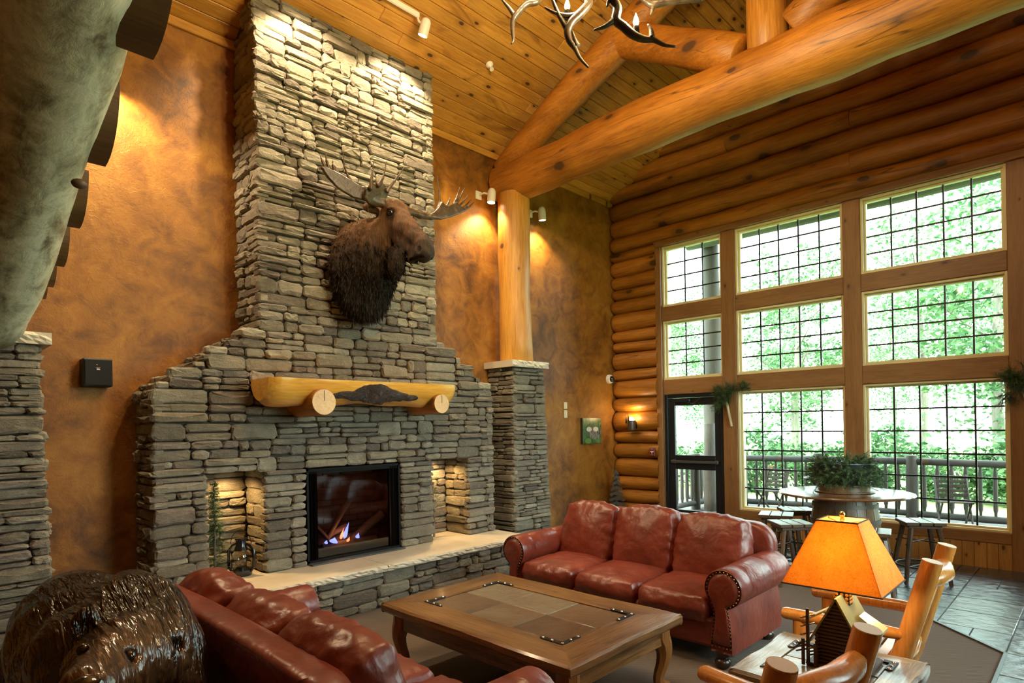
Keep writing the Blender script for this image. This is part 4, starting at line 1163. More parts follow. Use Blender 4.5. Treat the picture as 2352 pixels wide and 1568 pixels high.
# ================================================================== FURNITURE
def puffy(w, d, h, n=12, e=.4, seed=0, wr=.012, crown=.25, wfreq=3.0):
    """soft cushion: rounded, crowned box with creases, centred on the origin"""
    mb = MB(); idx = {}; V = []
    def vert(p):
        k = tuple(round(c, 5) for c in p)
        if k in idx: return idx[k]
        x, y, z = p
        s = Vector((x*math.sqrt(max(0, 1-y*y/2-z*z/2+y*y*z*z/3)), y*math.sqrt(max(0, 1-z*z/2-x*x/2+z*z*x*x/3)), z*math.sqrt(max(0, 1-x*x/2-y*y/2+x*x*y*y/3))))
        q = Vector(p).lerp(s, e)
        cr = 1-crown*(max(abs(q.x), abs(q.y))**3)
        q.z *= cr
        P = Vector((q.x*w/2, q.y*d/2, q.z*h/2))
        nz = Vector((P.x*wfreq*1.2, P.y*wfreq*2.2, P.z*wfreq*1.4+seed*3.7))
        r = 1-abs(mnoise.noise(nz*1.7))*2
        r2 = mnoise.noise(nz*4.1+Vector((5,2,1)))
        edge = max(abs(x), abs(y))**2
        an = math.atan2(y*1.0, x)
        r3 = math.sin(17*an+3*r2+seed)*max(0, edge-.25)*(1-.5*edge)
        P += q.normalized()*(wr*(r*.55*(.4+.6*edge)+r2*.35+r3*.95))
        idx[k] = len(V); V.append(tuple(P)); return idx[k]
    F = []
    L = [-1+2*i/n for i in range(n+1)]
    for a in range(3):
        for sg in (-1, 1):
            for i in range(n):
                for j in range(n):
                    c = []
                    for (u, v) in ((L[i],L[j]),(L[i+1],L[j]),(L[i+1],L[j+1]),(L[i],L[j+1])):
                        p = [0,0,0]; p[a] = sg; p[(a+1) % 3] = u; p[(a+2) % 3] = v; c.append(vert(p))
                    F.append(c if sg > 0 else c[::-1])
    return mb.add(V, F)
def keyhole(r, zc_, w0, w1, zb, n=22, sx=1):
    """rolled-arm outline in (x, z): scroll on top, panel below; outer side is +x"""
    pts = []
    a0, a1 = -PI*.42, PI*1.22
    for i in range(n+1):
        a = a0+(a1-a0)*i/n; pts.append((r*math.cos(a), zc_+r*math.sin(a)))
    lx = pts[-1]
    pts += [(-w0, zc_-r*1.25), (-w0*.95, zc_-r*1.9), (-w1, zb+.05), (-w1, zb), (w0*.8, zb), (w0*.8, zb+.1), (w0*.62, zc_-r*1.6)]
    return [(x*sx, z) for x, z in pts]
bun = plain('dark_turned_wood', (.025,.012,.008), .3, coat=.4)
nail = plain('antique_brass_nail', (.22,.12,.05), .35, .9)
def sofa(label, loc, rotz, seeds):
    t = thing('leather_sofa', label, 'sofa', loc, rotz)
    Lh = 1.13; ax = Lh-.135
    MB().rbox(-.95, .95, -.425, .43, .12, .34, .03).build('base', M['leather'], t, smooth=40)
    # back frame with rounded shoulders
    poly = [(-1.0,.14),(1.0,.14),(1.02,.60)]
    for i in range(9):
        a = PI/2*i/8; poly.append((.84+.18*math.cos(a), .72+.17*math.sin(a)))
    for i in range(13):
        tt = i/12; poly.append((.84-1.68*tt, .89+.012*math.sin(PI*tt)))
    for i in range(9):
        a = PI/2+PI/2*i/8; poly.append((-.84+.18*math.cos(a), .72+.17*math.sin(a)))
    poly.append((-1.02,.60))
    n = len(poly); cz = .5; V = []; F = []
    prof = [(.345,.955),(.36,.985),(.39,1.0),(.455,1.0),(.478,.985),(.488,.955)]
    for (y, s_) in prof:
        for (x, z) in poly: V.append((x*s_, y+max(0, z-.3)*.07-.02, cz+(z-cz)*s_))
    for k in range(len(prof)-1):
        for i in range(n): F.append((k*n+i, k*n+(i+1) % n, (k+1)*n+(i+1) % n, (k+1)*n+i))
    F.append(tuple(range(n))); F.append(tuple((len(prof)-1)*n+i for i in range(n)))
    MB().add(V, F).build('back_frame', M['leather'], t, smooth=45)
    for sx in (-1, 1):
        P = keyhole(.135, .555, .075, .095, .11, sx=sx); n = len(P)
        V = []; F = []
        prof = [(-.435,.94),(-.448,.97),(-.435,1.0),(-.30,1.0),(-.285,.975),(-.27,1.0),(.06,1.015),(.075,.985),(.09,1.012),(.40,1.0),(.43,.96)]
        for (y, s_) in prof:
            for (x, z) in P: V.append((sx*ax+x*s_, y, .42+(z-.42)*s_))
        for k in range(len(prof)-1):
            for i in range(n): F.append((k*n+i, k*n+(i+1) % n, (k+1)*n+(i+1) % n, (k+1)*n+i))
        F.append(tuple(range(n))); F.append(tuple((len(prof)-1)*n+i for i in range(n)))
        arm = MB().add(V, F).build('arm', M['leather'], t, smooth=50)
        Q = [(x*.80, .42+(z-.42)*.86+.012) for x, z in P]
        m = MB(); V = []; F = []
        for (y, s_) in ((-.438,1.0),(-.458,.95),(-.466,.80),(-.468,.4)):
            for (x, z) in Q: V.append((sx*ax+x*s_, y, .45+(z-.45)*s_))
        for k in range(3):
            for i in range(n): F.append((k*n+i, k*n+(i+1) % n, (k+1)*n+(i+1) % n, (k+1)*n+i))
        F.append(tuple(3*n+i for i in range(n)))
        m.add(V, F).build('arm_front_panel', M['leather'], arm, smooth=50)
        m = MB(); dist = 0
        nt_ = 0
        for i in range(n):
            a, b = Vector(Q[i]), Vector(Q[(i+1) % n]); L_ = (b-a).length; k = max(1, int(L_/.022))
            for j in range(k):
                q = a.lerp(b, j/k); m.sphere((sx*ax+q.x*1.06, -.454, .45+(q.y-.45)*1.03), .0065, 6, 4)
        m.build('nailhead_trim', nail, arm)['kind'] = 'stuff'
        for y in (-.40, .36): MB().lathe([(.032,0),(.05,.018),(.055,.04),(.045,.062),(.03,.07),(.048,.09),(.055,.115),(.05,.125)], (sx*(ax-.03), y, 0), 18).build('foot', bun, t, smooth=40)
    cw = .60
    for i in range(3):
        sd = seeds+i
        pb = puffy(cw+.012, .70, .235, 18, .42, sd, .011, .28, 3.0).xf(Matrix.Translation(((i-1)*cw, -.158, .395)) @ Matrix.Rotation(.03, 4, 'X'))
        so = pb.build('seat_cushion', M['leather'], t, smooth=True)
        hgt = .60+.015*((i*7+seeds) % 3)
        pb = puffy(cw+.035, hgt, .30, 22, .52, sd+9, .0125, .34, 3.0).xf(Matrix.Translation(((i-1)*cw, .205, .665)) @ Matrix.Rotation(math.radians(72), 4, 'X') @ Matrix.Rotation(random.Random(sd).uniform(-.04,.04), 4, 'Z'))
        bo = pb.build('back_cushion', M['leather'], t, smooth=True)
    return t
sofa('red-brown leather sofa with rolled arms standing before the windows', (4.37, 2.86, 0), -PI/2, 1)
sofa('red-brown leather sofa seen from behind beside the carved bear', (1.42, 2.70, 0), PI/2, 20)

def rustic_table(name, label, cat, x0, x1, y0, y1, z, th, border, apron, cols, rows, tile_m, leg, wx, wy, wz, mirror=False, strap=.15):
    cx, cy = (x0+x1)/2, (y0+y1)/2
    t = thing(name, label, cat, (cx, cy, 0))
    bx, by = border; e = th*.22
    ix0, ix1, iy0, iy1 = x0+bx, x1-bx, y0+by, y1-by
    rg = random.Random(int(x0*100))
    def board(P, mat):
        # P: outer a->b, inner c->d polygon (mitred), soft wavy outer edge
        a, b, c, d = [Vector(p) for p in P]; N = 14; V = []; F = []
        outn = Vector(((b-a).y, -(b-a).x)).normalized()
        rowsP = []
        for i in range(N+1):
            tt = i/N; o = a.lerp(b, tt); q = d.lerp(c, tt)
            w_ = .006*math.sin(tt*9+rg.random())*(1 if 0 < i < N else 0)
            oo = o+outn*w_; i_ = oo-outn*e
            rowsP.append([(q.x,q.y,z-th),(q.x,q.y,z),(i_.x,i_.y,z-.001+.002*math.sin(tt*13)),(oo.x,oo.y,z-e),(oo.x,oo.y,z-th*.75),(i_.x,i_.y,z-th)])
        for r in rowsP: V += r
        for i in range(N):
            for j in range(6): F.append((i*6+j, i*6+(j+1) % 6, (i+1)*6+(j+1) % 6, (i+1)*6+j))
        F.append(tuple(range(6))); F.append(tuple(N*6+j for j in range(6)))
        MB().add(V, F).build('frame_board', mat, t, world=True, smooth=35)
    g = .0008
    board([(x0+g,y0),(x1-g,y0),(ix1-g,iy0),(ix0+g,iy0)], wx); board([(x1,y0+g),(x1,y1-g),(ix1,iy1-g),(ix1,iy0+g)], wy)
    board([(x1-g,y1),(x0+g,y1),(ix0+g,iy1),(ix1-g,iy1)], wx); board([(x0,y1-g),(x0,y0+g),(ix0,iy0+g),(ix0,iy1-g)], wy)
    MB().box(ix0, ix1, iy0, iy1, z-th, z-.009).build('inlay_bed', M['mortar'], t, world=True)
    for i in range(cols):
        for j in range(rows):
            a, b = ix0+(ix1-ix0)*i/cols, ix0+(ix1-ix0)*(i+1)/cols; c, d = iy0+(iy1-iy0)*j/rows, iy0+(iy1-iy0)*(j+1)/rows
            MB().rbox(a+.004, b-.004, c+.004, d-.004, z-.02, z-.003+rg.uniform(-.002,.001), .004).build('tile', tile_m, t, world=True)
    for sx, X in ((1, ix0), (-1, ix1)):
        for sy, Y in ((1, iy0), (-1, iy1)):
            X_, Y_ = X-sx*.012, Y-sy*.012; L_ = strap; w_ = .03
            poly = [(X_-sx*w_/2,Y_-sy*w_/2),(X_+sx*L_,Y_-sy*w_/2),(X_+sx*L_*1.12,Y_),(X_+sx*L_,Y_+sy*w_/2),(X_+sx*w_/2,Y_+sy*w_/2),(X_+sx*w_/2,Y_+sy*L_),(X_,Y_+sy*L_*1.12),(X_-sx*w_/2,Y_+sy*L_)]
            s_ = MB().prism(poly, 'z', z-.004, z+.005).build('corner_strap', M['iron'], t, world=True)
            for (px_, py_) in ((X_, Y_), (X_+sx*L_*.5, Y_), (X_+sx*L_*.95, Y_), (X_, Y_+sy*L_*.5), (X_, Y_+sy*L_*.95)):
                b_ = MB().sphere((px_-cx, py_-cy, z+.005), .009, 8, 6, (1,1,.6)).build('bolt', M['chrome'], s_, smooth=True)
    ins = apron[0]
    m = MB()
    for (a, b, c, d, mat) in ((x0+ins, x1-ins, y0+ins, y0+ins+.03, wx), (x0+ins, x1-ins, y1-ins-.03, y1-ins, wx), (x0+ins, x0+ins+.03, y0+ins+.03, y1-ins-.03, wy), (x1-ins-.03, x1-ins, y0+ins+.03, y1-ins-.03, wy)):
        MB().rbox(a, b, c, d, z-th-apron[1], z-th, .004).build('apron', mat, t, world=True)
    for sx, X in ((-1, x0+ins+.035), (1, x1-ins-.035)):
        for sy, Y in ((-1, y0+ins+.035), (1, y1-ins-.035)):
            H = z-th; r = leg
            pr = [(0,1,1.3),(0.0,.82,1.3),(.012,.7,1.2),(.018,.55,1.0),(.008,.38,.82),(-.008,.2,.72),(-.004,.08,.78),(.02,.0,1.0)]
            pts = smooth_path([Vector((X+sx*o, Y+sy*o, H*zz)) for o, zz, k in pr], 3)
            kk = [k for o, zz, k in pr]; rr = []
            for i in range(len(pts)):
                f_ = i/(len(pts)-1)*(len(kk)-1); i0 = min(int(f_), len(kk)-2); rr.append(r*(kk[i0]+(kk[i0+1]-kk[i0])*(f_-i0)))
            MB().tube(pts, rr, 8, True, up=(1,1,0)).build('leg', wz, t, world=True, smooth=40)
    return t
rustic_table('coffee_table', 'large rustic oak coffee table with slate inlay and iron corner straps', 'table', 2.37, 3.51, 1.94, 3.64, .47, .065, (.235,.25), (.07,.12), 2, 3, M['slate_brown'], .05, M['table_wood'], M['table_wood_y'], M['table_wood_z'])
gx_ = wood_mat('reflection_grey_oak_x', (.12,.095,.07), (.32,.28,.22), 0, .4, 2.5, 11, .28, coat=.4, var=.1, knot_r=.05, bump=.6)  # grey of the window's reflection is painted into the weathered oak
gy_ = wood_mat('reflection_grey_oak_y', (.12,.095,.07), (.32,.28,.22), 1, .4, 2.5, 11, .28, coat=.4, var=.1, knot_r=.05, bump=.6)
rustic_table('side_table', 'square rustic side table with iron corner straps under the lamp', 'table', 2.66, 3.32, .585, 1.245, .57, .06, (.13,.13), (.06,.09), 2, 2, gy_, .035, gx_, gy_, M['table_wood_z'], strap=.10)

# ---- table lamp: log-cabin base, parchment shade
LX, LY = 3.06, .87
lp = thing('table_lamp', 'lit table lamp with amber parchment shade and log cabin base on the side table', 'lamp', (LX, LY, .572))
brn = plain('dark_brown_resin', (.055,.028,.018), .5, bump=.2)
cb0, cb1 = .572, .72
MB().rbox(LX-.13, LX+.12, LY-.13, LY+.13, cb0, cb0+.012, .004).build('foot_plate', brn, lp, world=True)
HW = .085
k = 0; z_ = cb0+.02
while z_ < .865:
    hw = HW if z_ < cb1 else HW*(1-(z_-cb1)/(.875-cb1))
    if hw > .01: MB().tube([(LX-.095, LY-hw-.006, z_), (LX-.095, LY+hw+.006, z_)], .0088, 8).build('log', brn, lp, world=True, smooth=50)
    if z_ < cb1:
        for sy in (-1, 1): MB().tube([(LX-.11, LY+sy*HW, z_), (LX+.10, LY+sy*HW, z_)], .0088, 8).build('log', brn, lp, world=True, smooth=50)
    z_ += .0165
MB().prism([(LY-HW+.004,cb0),(LY+HW-.004,cb0),(LY+HW-.004,cb1),(LY,.865),(LY-HW+.004,cb1)], 'x', LX-.09, LX+.09).build('cabin_core', brn, lp, world=True)
rm = plain('mossy_green_roof', (.16,.17,.075), .35, coat=.3, var=.3)
for sy in (-1, 1):
    a = Vector((0, LY+sy*.115, cb1-.05)); b = Vector((0, LY-sy*.003, .89)); nn = Vector((0, (b-a).z*sy, -(b-a).y*sy)).normalized()*.008
    MB().add([(LX-.125,*a.yz),(LX+.115,*a.yz),(LX+.115,*b.yz),(LX-.125,*b.yz),(LX-.125,*(a+nn).yz),(LX+.115,*(a+nn).yz),(LX+.115,*(b+nn).yz),(LX-.125,*(b+nn).yz)],
             [(0,1,2,3),(4,5,6,7),(0,1,5,4),(1,2,6,5),(2,3,7,6),(3,0,4,7)]).build('roof_panel', rm, lp, world=True)
    a = Vector((0, LY+sy*.125, .74)); 
    MB().add([(LX-.03,LY+sy*.07,.80),(LX+.06,LY+sy*.07,.80),(LX+.075,LY+sy*.16,.74),(LX-.045,LY+sy*.16,.74),(LX-.03,LY+sy*.07,.81),(LX+.06,LY+sy*.07,.81),(LX+.075,LY+sy*.16,.75),(LX-.045,LY+sy*.16,.75)],
             [(0,1,2,3),(4,5,6,7),(0,1,5,4),(1,2,6,5),(2,3,7,6),(3,0,4,7)]).build('dormer_roof', plain('pale_straw_roof', (.42,.36,.17), .35, coat=.3), lp, world=True)
MB().rbox(LX-.03, LX+.03, LY-.03, LY+.03, .82, .955, .006).build('chimney', M['black_metal'], lp, world=True)
rg = random.Random(8)
cobble = plain('amber_cobble', (.75,.42,.08), .5)
cb_me = MB().sphere((0,0,0), 1, 8, 6).mesh('cobble', cobble, True)
for r in range(6):
    for c in range(3):
        for ax_, s_ in ((0,-1),(1,-1),(0,1),(1,1)):
            p = [LX, LY, .86+r*.017]; p[ax_] += s_*.031; p[1-ax_] += (c-1)*.019+rg.uniform(-.003,.003)
            sc_ = [.008,.008,.007]; sc_[ax_] = .004
            inst('cobble', cb_me, lp, lp.matrix_basis.inverted() @ Matrix.Translation(p) @ Matrix.Diagonal((*sc_,1)))
for (dx, dy, h) in ((-.135,.115,.26),(-.13,.085,.10),(-.14,.135,.12)):
    m = MB().tube([(LX+dx,LY+dy,cb0),(LX+dx,LY+dy,cb0+h)], .008, 8)
    for k in range(3): m.tube([(LX+dx-.03,LY+dy+.02,cb0+h*(.55+.15*k)),(LX+dx+.03,LY+dy-.02,cb0+h*(.58+.15*k))], .004, 6)
    m.build('tree_trunk', brn, lp, world=True)
MB().tube([(LX,LY,.95),(LX,LY,1.26)], .008, 10).build('stem', M['brass'], lp, world=True)
pw = NT('parchment_shade'); _p = pw.coords((1,1,1), rnd=False); _n = pw.noise(_p, 7, 5, .65, 2.5); _f = pw.ramp(pw.noise(_p, 28, 4, .6, 4), [(.46,(0,0,0)),(.5,(1,1,1)),(.54,(0,0,0))])
_c = pw.mix(pw.math('MULTIPLY', _f, .75), pw.ramp(_n, [(.3,(.82,.42,.075)),(.7,(.95,.58,.15))]), (.42,.18,.03))
_tl = pw.n('ShaderNodeBsdfTranslucent', ins={'Color': _c}); pw.done(_c, .5); _ms = pw.n('ShaderNodeMixShader', ins={0: .62, 1: pw.bsdf.outputs[0], 2: _tl.outputs[0]}); pw.link(_ms.outputs[0], pw.out.inputs['Surface'])
S0, S1, Z0, Z1 = .203, .086, .95, 1.235
sh = MB()
def ring(s_, z): return [(LX-s_,LY-s_,z),(LX+s_,LY-s_,z),(LX+s_,LY+s_,z),(LX-s_,LY+s_,z)]
shp = None
for k in range(4):
    o0, o1 = ring(S0, Z0), ring(S1, Z1); i0, i1 = ring(S0-.004, Z0), ring(S1-.004, Z1); j = (k+1) % 4
    o = MB().add([o0[k],o0[j],o1[j],o1[k],i0[k],i0[j],i1[j],i1[k]], [(0,1,2,3),(4,5,6,7),(0,1,5,4),(2,3,7,6),(1,2,6,5),(3,0,4,7)]).build('shade_panel', pw.m, lp, world=True)
edge = plain('dark_shade_binding', (.06,.03,.012), .6)
for (s_, z) in ((S0, Z0), (S1, Z1)):
    m = MB(); r_ = ring(s_+.001, z)
    for k in range(4): m.tube([r_[k], r_[(k+1) % 4]], .0035, 6)
    m.build('shade_binding', edge, lp, world=True)
m = MB(); r_ = ring(S1, Z1-.01); m.tube([r_[0], (LX,LY,Z1-.02), r_[2]], .0025, 6); m.tube([r_[1], (LX,LY,Z1-.02), r_[3]], .0025, 6); m.build('spider', M['brass'], lp, world=True)
MB().lathe([(.006,0),(.012,.006),(.006,.014),(.012,.024),(.013,.03),(.006,.042)], (LX,LY,Z1-.005), 14).build('finial', M['brass'], lp, smooth=True, world=True)
MB().sphere((LX,LY,1.07), .03, 14, 10, (1,1,1.3)).build('bulb', emit('warm_bulb', (1,.75,.4), 25), lp, smooth=True, world=True)
light('table_lamp_light', 'POINT', (LX,LY,1.07), 15, (1,.80,.48), .045)

# ---- log rocking chairs
M['sawn'] = plain('sawn_end_grain', (.50,.36,.22), .35, var=.15)
def rocker(label, loc, rotz, base=None):
    t = thing('rocking_chair', label, 'chair', loc, rotz, 'amber log rocking chairs by the side table')
    cm = M['chair_wood']
    for s_ in (-1, 1):
        MB().tube([(s_*.25,-.05,.10),(s_*.25,-.16,.42),(s_*.25,-.315,.985),(s_*.25,-.319,1.0)], [.042,.047,.045,.044], 16).build('back_post', cm, t, smooth=50)
        MB().tube([(s_*.25,-.319,.9995),(s_*.25,-.3196,1.0025)], [.043,.042], 16).build('post_end', M['sawn'], t)
        MB().tube([(s_*.27,.30,.09),(s_*.27,.29,.60)], [.036,.034], 14).build('front_post', cm, t, smooth=50)
        MB().tube([(s_*.255,-.235,.615),(s_*.262,-.17,.622),(s_*.27,-.1,.625),(s_*.275,.36,.625),(s_*.275,.375,.625)], [.026,.036,.042,.042,.034], 14, sq=(.78,1)).build('armrest', cm, t, smooth=50)
        pts = [(s_*.26, -.52+.98*i/12, .035+.20*((i/12-.56)**2)*.9) for i in range(13)]
        MB().tube(pts, [.018]+[.03]*11+[.018], 10, sq=(1.05,.8)).build('rocker', cm, t, smooth=50)
        MB().tube([(s_*.26,-.10,.25),(s_*.27,.29,.25)], .02, 10).build('side_stretcher', cm, t, smooth=50)
        MB().tube([(s_*.25,-.15,.405),(s_*.265,.31,.42)], .028, 12).build('seat_rail', cm, t, smooth=50)
    MB().tube([(-.25,-.285,.895),(-.15,-.315,.90),(0,-.335,.90),(.15,-.315,.90),(.25,-.285,.895)], [.03,.042,.046,.042,.03], 14).build('crest_rail', cm, t, smooth=50)
    MB().tube([(-.25,-.175,.47),(0,-.19,.47),(.25,-.175,.47)], [.026,.03,.026], 12).build('lower_rail', cm, t, smooth=50)
    MB().tube([(-.27,.30,.41),(.27,.30,.41)], .03, 12).build('front_rail', cm, t, smooth=50)
    for k in range(6):
        x = -.165+.066*k
        MB().rbox(-.02, .02, -.009, .009, 0, .445, .005).xf(Matrix.Translation((x,-.18-.008*(1-abs(x)*4),.468)) @ Matrix.Rotation(.285, 4, 'X')).build('back_slat', cm, t, smooth=40)
    for k in range(7):
        y = -.14+.07*k
        MB().rbox(-.255, .255, y-.03, y+.03, .43, .452, .006).build('seat_slat', cm, t, smooth=40)
    return t
rocker('amber log rocking chair to the right of the lamp, facing the fireplace', (3.75, .93, 0), math.radians(2))
rocker('amber log rocking chair at the bottom edge, in front of the lamp', (2.07, .93, 0), math.radians(-11))

# ---- barrel table with tub of greenery
BX, BY = 7.02, 1.97
bt = thing('barrel_table', 'round dark wood table built on a barrel by the windows', 'table', (BX, BY, 0))
ns = 20
prof = [(.285,.0),(.315,.18),(.335,.40),(.335,.5),(.318,.68),(.285,.895)]
for k in range(ns):
    a0, a1 = 2*PI*k/ns+.008, 2*PI*(k+1)/ns-.008; V = []; F = []
    for (r, z) in prof:
        for a in (a0, (a0+a1)/2, a1): V.append((BX+r*math.cos(a), BY+r*math.sin(a), z))
        for a in (a1, (a0+a1)/2, a0): V.append((BX+(r-.02)*math.cos(a), BY+(r-.02)*math.sin(a), z))
    for i in range(len(prof)-1):
        for j in range(6): F.append((i*6+j, i*6+(j+1) % 6, (i+1)*6+(j+1) % 6, (i+1)*6+j))
    F.append(tuple(range(6))); F.append(tuple((len(prof)-1)*6+j for j in range(6)))
    MB().add(V, F).build('stave', M['barrel_wood'], bt, world=True, smooth=30)
hoopm = plain('dull_iron_hoop', (.16,.15,.12), .5, .6)
for z, r in ((.06,.302),(.20,.322),(.64,.328),(.80,.308)):
    MB().lathe([(r,-.02),(r+.005,-.02),(r+.003,.02),(r-.002,.02),(r,-.02)], (BX,BY,z), 40, False).build('hoop', hoopm, bt, world=True, smooth=40)
tp_ = wood_mat('dark_tabletop', (.10,.045,.022), (.21,.105,.05), 1, 0, 3, 9, .16, coat=.6, var=0)
MB().lathe([(.60,0),(.632,.006),(.64,.018),(.632,.03),(.61,.034)], (BX,BY,.895), 64).build('round_top', tp_, bt, smooth=40, world=True)
tb = thing('greenery_tub', 'metal tub of evergreen boughs standing on the barrel table', 'planter', (BX, BY, .93))
MB().lathe([(.262,0),(.285,.004),(.285,.012),(.25,.018),(.252,.085),(.235,.09),(.215,.09)], (BX,BY,.930), 40).build('barrel_end', M['barrel_wood'], tb, smooth=40, world=True)
MB().lathe([(.205,0),(.22,.05),(.265,.2),(.285,.21),(.285,.218),(.262,.215),(.215,.06),(.2,.012)], (BX,BY,1.02), 40).build('tub', plain('dark_galvanised_tub', (.10,.115,.125), .35, .8), tb, smooth=40, world=True)
def boughs(mb, c, R0, n, rg, spread=.16, zj=.05, ln=(.10,.2), nn=26, ang=(0, 2*PI), w=.0035):
    """sprigs of needles around a ring"""
    for _ in range(n):
        a = rg.uniform(*ang); b = Vector((c[0]+R0*math.cos(a), c[1]+R0*math.sin(a), c[2]+rg.uniform(-zj, zj)))
        d = Vector((math.cos(a)*rg.uniform(.2,1.1)+rg.uniform(-.5,.5), math.sin(a)*rg.uniform(.2,1.1)+rg.uniform(-.5,.5), rg.uniform(-.35,.6))).normalized()
        sprig(mb, b, d, rg.uniform(*ln), nn, rg, w)
def sprig(mb, b, d, L, nn, rg, w=.0035, nl=.055):
    s_ = d.cross(Vector((0,0,1))); s_ = s_.normalized() if s_.length > .01 else Vector((1,0,0)); u = s_.cross(d)
    mb.add([b-s_*w, b+s_*w, b+d*L], [(0,1,2)])
    for i in range(nn):
        t = (i+.5)/nn; p = b+d*L*t; th = rg.uniform(0, 2*PI)
        q = (d*.75+s_*math.cos(th)*.8+u*math.sin(th)*.8).normalized()*nl*rg.uniform(.7,1.2)*(1-.45*t)
        sd = d.cross(q).normalized()*w*.55
        mb.add([p-sd, p+sd, p+q], [(0,1,2)])
rg = random.Random(17); mb = MB()
boughs(mb, (BX,BY,1.06), .245, 170, rg, zj=.05, nn=36, w=.005); boughs(mb, (BX,BY,1.24), .20, 120, rg, zj=.03, ln=(.08,.17), nn=36, w=.005); boughs(mb, (BX,BY,1.14), .26, 90, rg, zj=.05, ln=(.06,.13), nn=30, w=.005)
mb.build('evergreen_boughs', M['needles'], tb, world=True)['kind'] = 'stuff'

# ---- bar stools
def stool_build(label, loc, rotz):
    t = thing('bar_stool', label, 'stool', loc, rotz, 'dark wooden stools around the barrel table')
    for k in range(3): MB().rbox(-.18, .18, -.18+.122*k, -.18+.122*k+.114, .595, .63, .005).build('seat_slat', M['dark_wood'], t)
    MB().rbox(-.15, .15, -.15, .15, .565, .594, .004).build('seat_frame', M['dark_wood'], t)
    for sx in (-1, 1):
        for sy in (-1, 1):
            lg = MB().tube([(sx*.12,sy*.12,.57),(sx*.165,sy*.165,.3),(sx*.20,sy*.20,0)], [.026,.024,.02], 8).build('leg', M['dark_wood'], t, smooth=40)
            MB().sphere((sx*.155,sy*.175,.40), .012, 8, 6).build('bolt', M['iron'], lg, smooth=True)
    pts = [(.225*math.cos(2*PI*i/28), .225*math.sin(2*PI*i/28), .17) for i in range(28)]
    MB().tube(pts, .009, 8, closed=True).build('foot_ring', M['iron'], t, smooth=True)
    MB().tube([(-.15,-.15,.42),(.15,.15,.42)], .006, 6).tube([(-.15,.15,.42),(.15,-.15,.42)], .006, 6).tube([(-.19,-.19,.17),(.19,.19,.17)], .006, 6).tube([(-.19,.19,.17),(.19,-.19,.17)], .006, 6).build('cross_rods', M['iron'], t)
    return t
s0 = stool_build('dark bar stool on the left of the barrel table, nearest the door', (7.06, 2.70, 0), .3)
for lab, loc, rz in (('dark bar stool left of the lampshade, in front of the barrel', (6.56, 2.36, 0), .75), ('dark bar stool in front of the barrel, directly behind the lampshade', (6.52, 1.62, 0), .2), ('dark bar stool right of the barrel, above the rocking chair', (7.46, 1.38, 0), .5), ('dark bar stool between barrel and window on the right', (7.78, 2.02, 0), .15), ('dark bar stool between barrel and window on the left', (7.58, 2.66, 0), .6)):
    copy_thing(s0, loc, rz, lab)

# ================================================================== SMALL THINGS INDOORS
# speaker on the left wall
sp = thing('wall_speaker', 'square black speaker box on the orange plaster wall', 'speaker', (1.145, 5.89, 2.06))
MB().rbox(1.045, 1.245, 5.76, 5.899, 2.065, 2.29, .008).build('cabinet', plain('black_speaker_cabinet', (.008,.008,.008), .6), sp, world=True)
MB().rbox(1.055, 1.235, 5.752, 5.761, 2.075, 2.28, .004).build('grille', plain('black_speaker_grille', (.006,.006,.006), .8, bump=.4, bscale=400), sp, world=True)
MB().rbox(1.130, 1.158, 5.7495, 5.7525, 2.212, 2.216, .0005).build('badge_line', plain('badge_pink', (.6,.3,.22), .5), sp, world=True)
MB().prism([(1.134,2.198),(1.158,2.198),(1.151,2.208),(1.134,2.208)], 'y', 5.7495, 5.7525).build('badge', plain('badge_white', (.75,.68,.6), .5), sp, world=True)
MB().lathe([(.004,0),(.003,.003)], (0,0,0), 10).xf(Matrix.Translation((1.136,5.7525,2.238)) @ Matrix.Rotation(PI/2, 4, 'X')).build('indicator', M['white'], sp, world=True)
# small dark green box on the fireplace shoulder
b_ = thing('small_box', 'small dark green box on the right shoulder of the fireplace', 'box', (5.4, 5.78, 2.0))
MB().rbox(5.235, 5.40, 5.70, 5.86, 2.02, 2.245, .006).build('case', plain('dark_green_case', (.015,.045,.04), .5), b_, world=True)
MB().rbox(5.245, 5.39, 5.694, 5.701, 2.035, 2.235, .002).build('front_cover', plain('dark_teal', (.01,.035,.035), .4), b_, world=True)
# canvas print
cv = thing('canvas_print', 'small green and white nature photo on canvas near the corner', 'picture', (7.8, 5.89, 1.37))
MB().rbox(7.56, 8.05, 5.855, 5.899, 1.375, 1.785, .003).build('canvas_edge', plain('dark_canvas_edge', (.03,.022,.018), .7), cv, world=True)
pc = NT('nature_photo'); _p = pc.coords((1,1,1), rnd=False); _sx = pc.n('ShaderNodeSeparateXYZ', ins={0: _p})
_n = pc.noise(_p, 9, 5, .6, .8); _n2 = pc.noise(pc.coords((1,1,.25), rnd=False), 38, 5, .7, .6)
_c = pc.ramp(_n, [(.32,(.012,.035,.014)),(.5,(.05,.14,.05)),(.65,(.13,.26,.12))])
def blob(cx, cz, rx, rz):
    a = pc.math('DIVIDE', pc.math('SUBTRACT', _sx.outputs[0], cx), rx); b = pc.math('DIVIDE', pc.math('SUBTRACT', _sx.outputs[2], cz), rz)
    d = pc.math('SQRT', pc.math('ADD', pc.math('MULTIPLY', a, a), pc.math('MULTIPLY', b, b)))
    return pc.ramp(d, [(.8,(1,1,1)),(1.05,(0,0,0))])
_c = pc.mix(blob(.08, .17, .19, .11), _c, pc.ramp(_n2, [(.4,(.015,.018,.015)),(.6,(.30,.34,.30))]))
for cx in (-.075, .10): _c = pc.mix(blob(cx, .235, .075, .042), _c, (.66,.66,.62))
_c = pc.mix(blob(-.1, .05, .09, .05), _c, (.14,.28,.09))
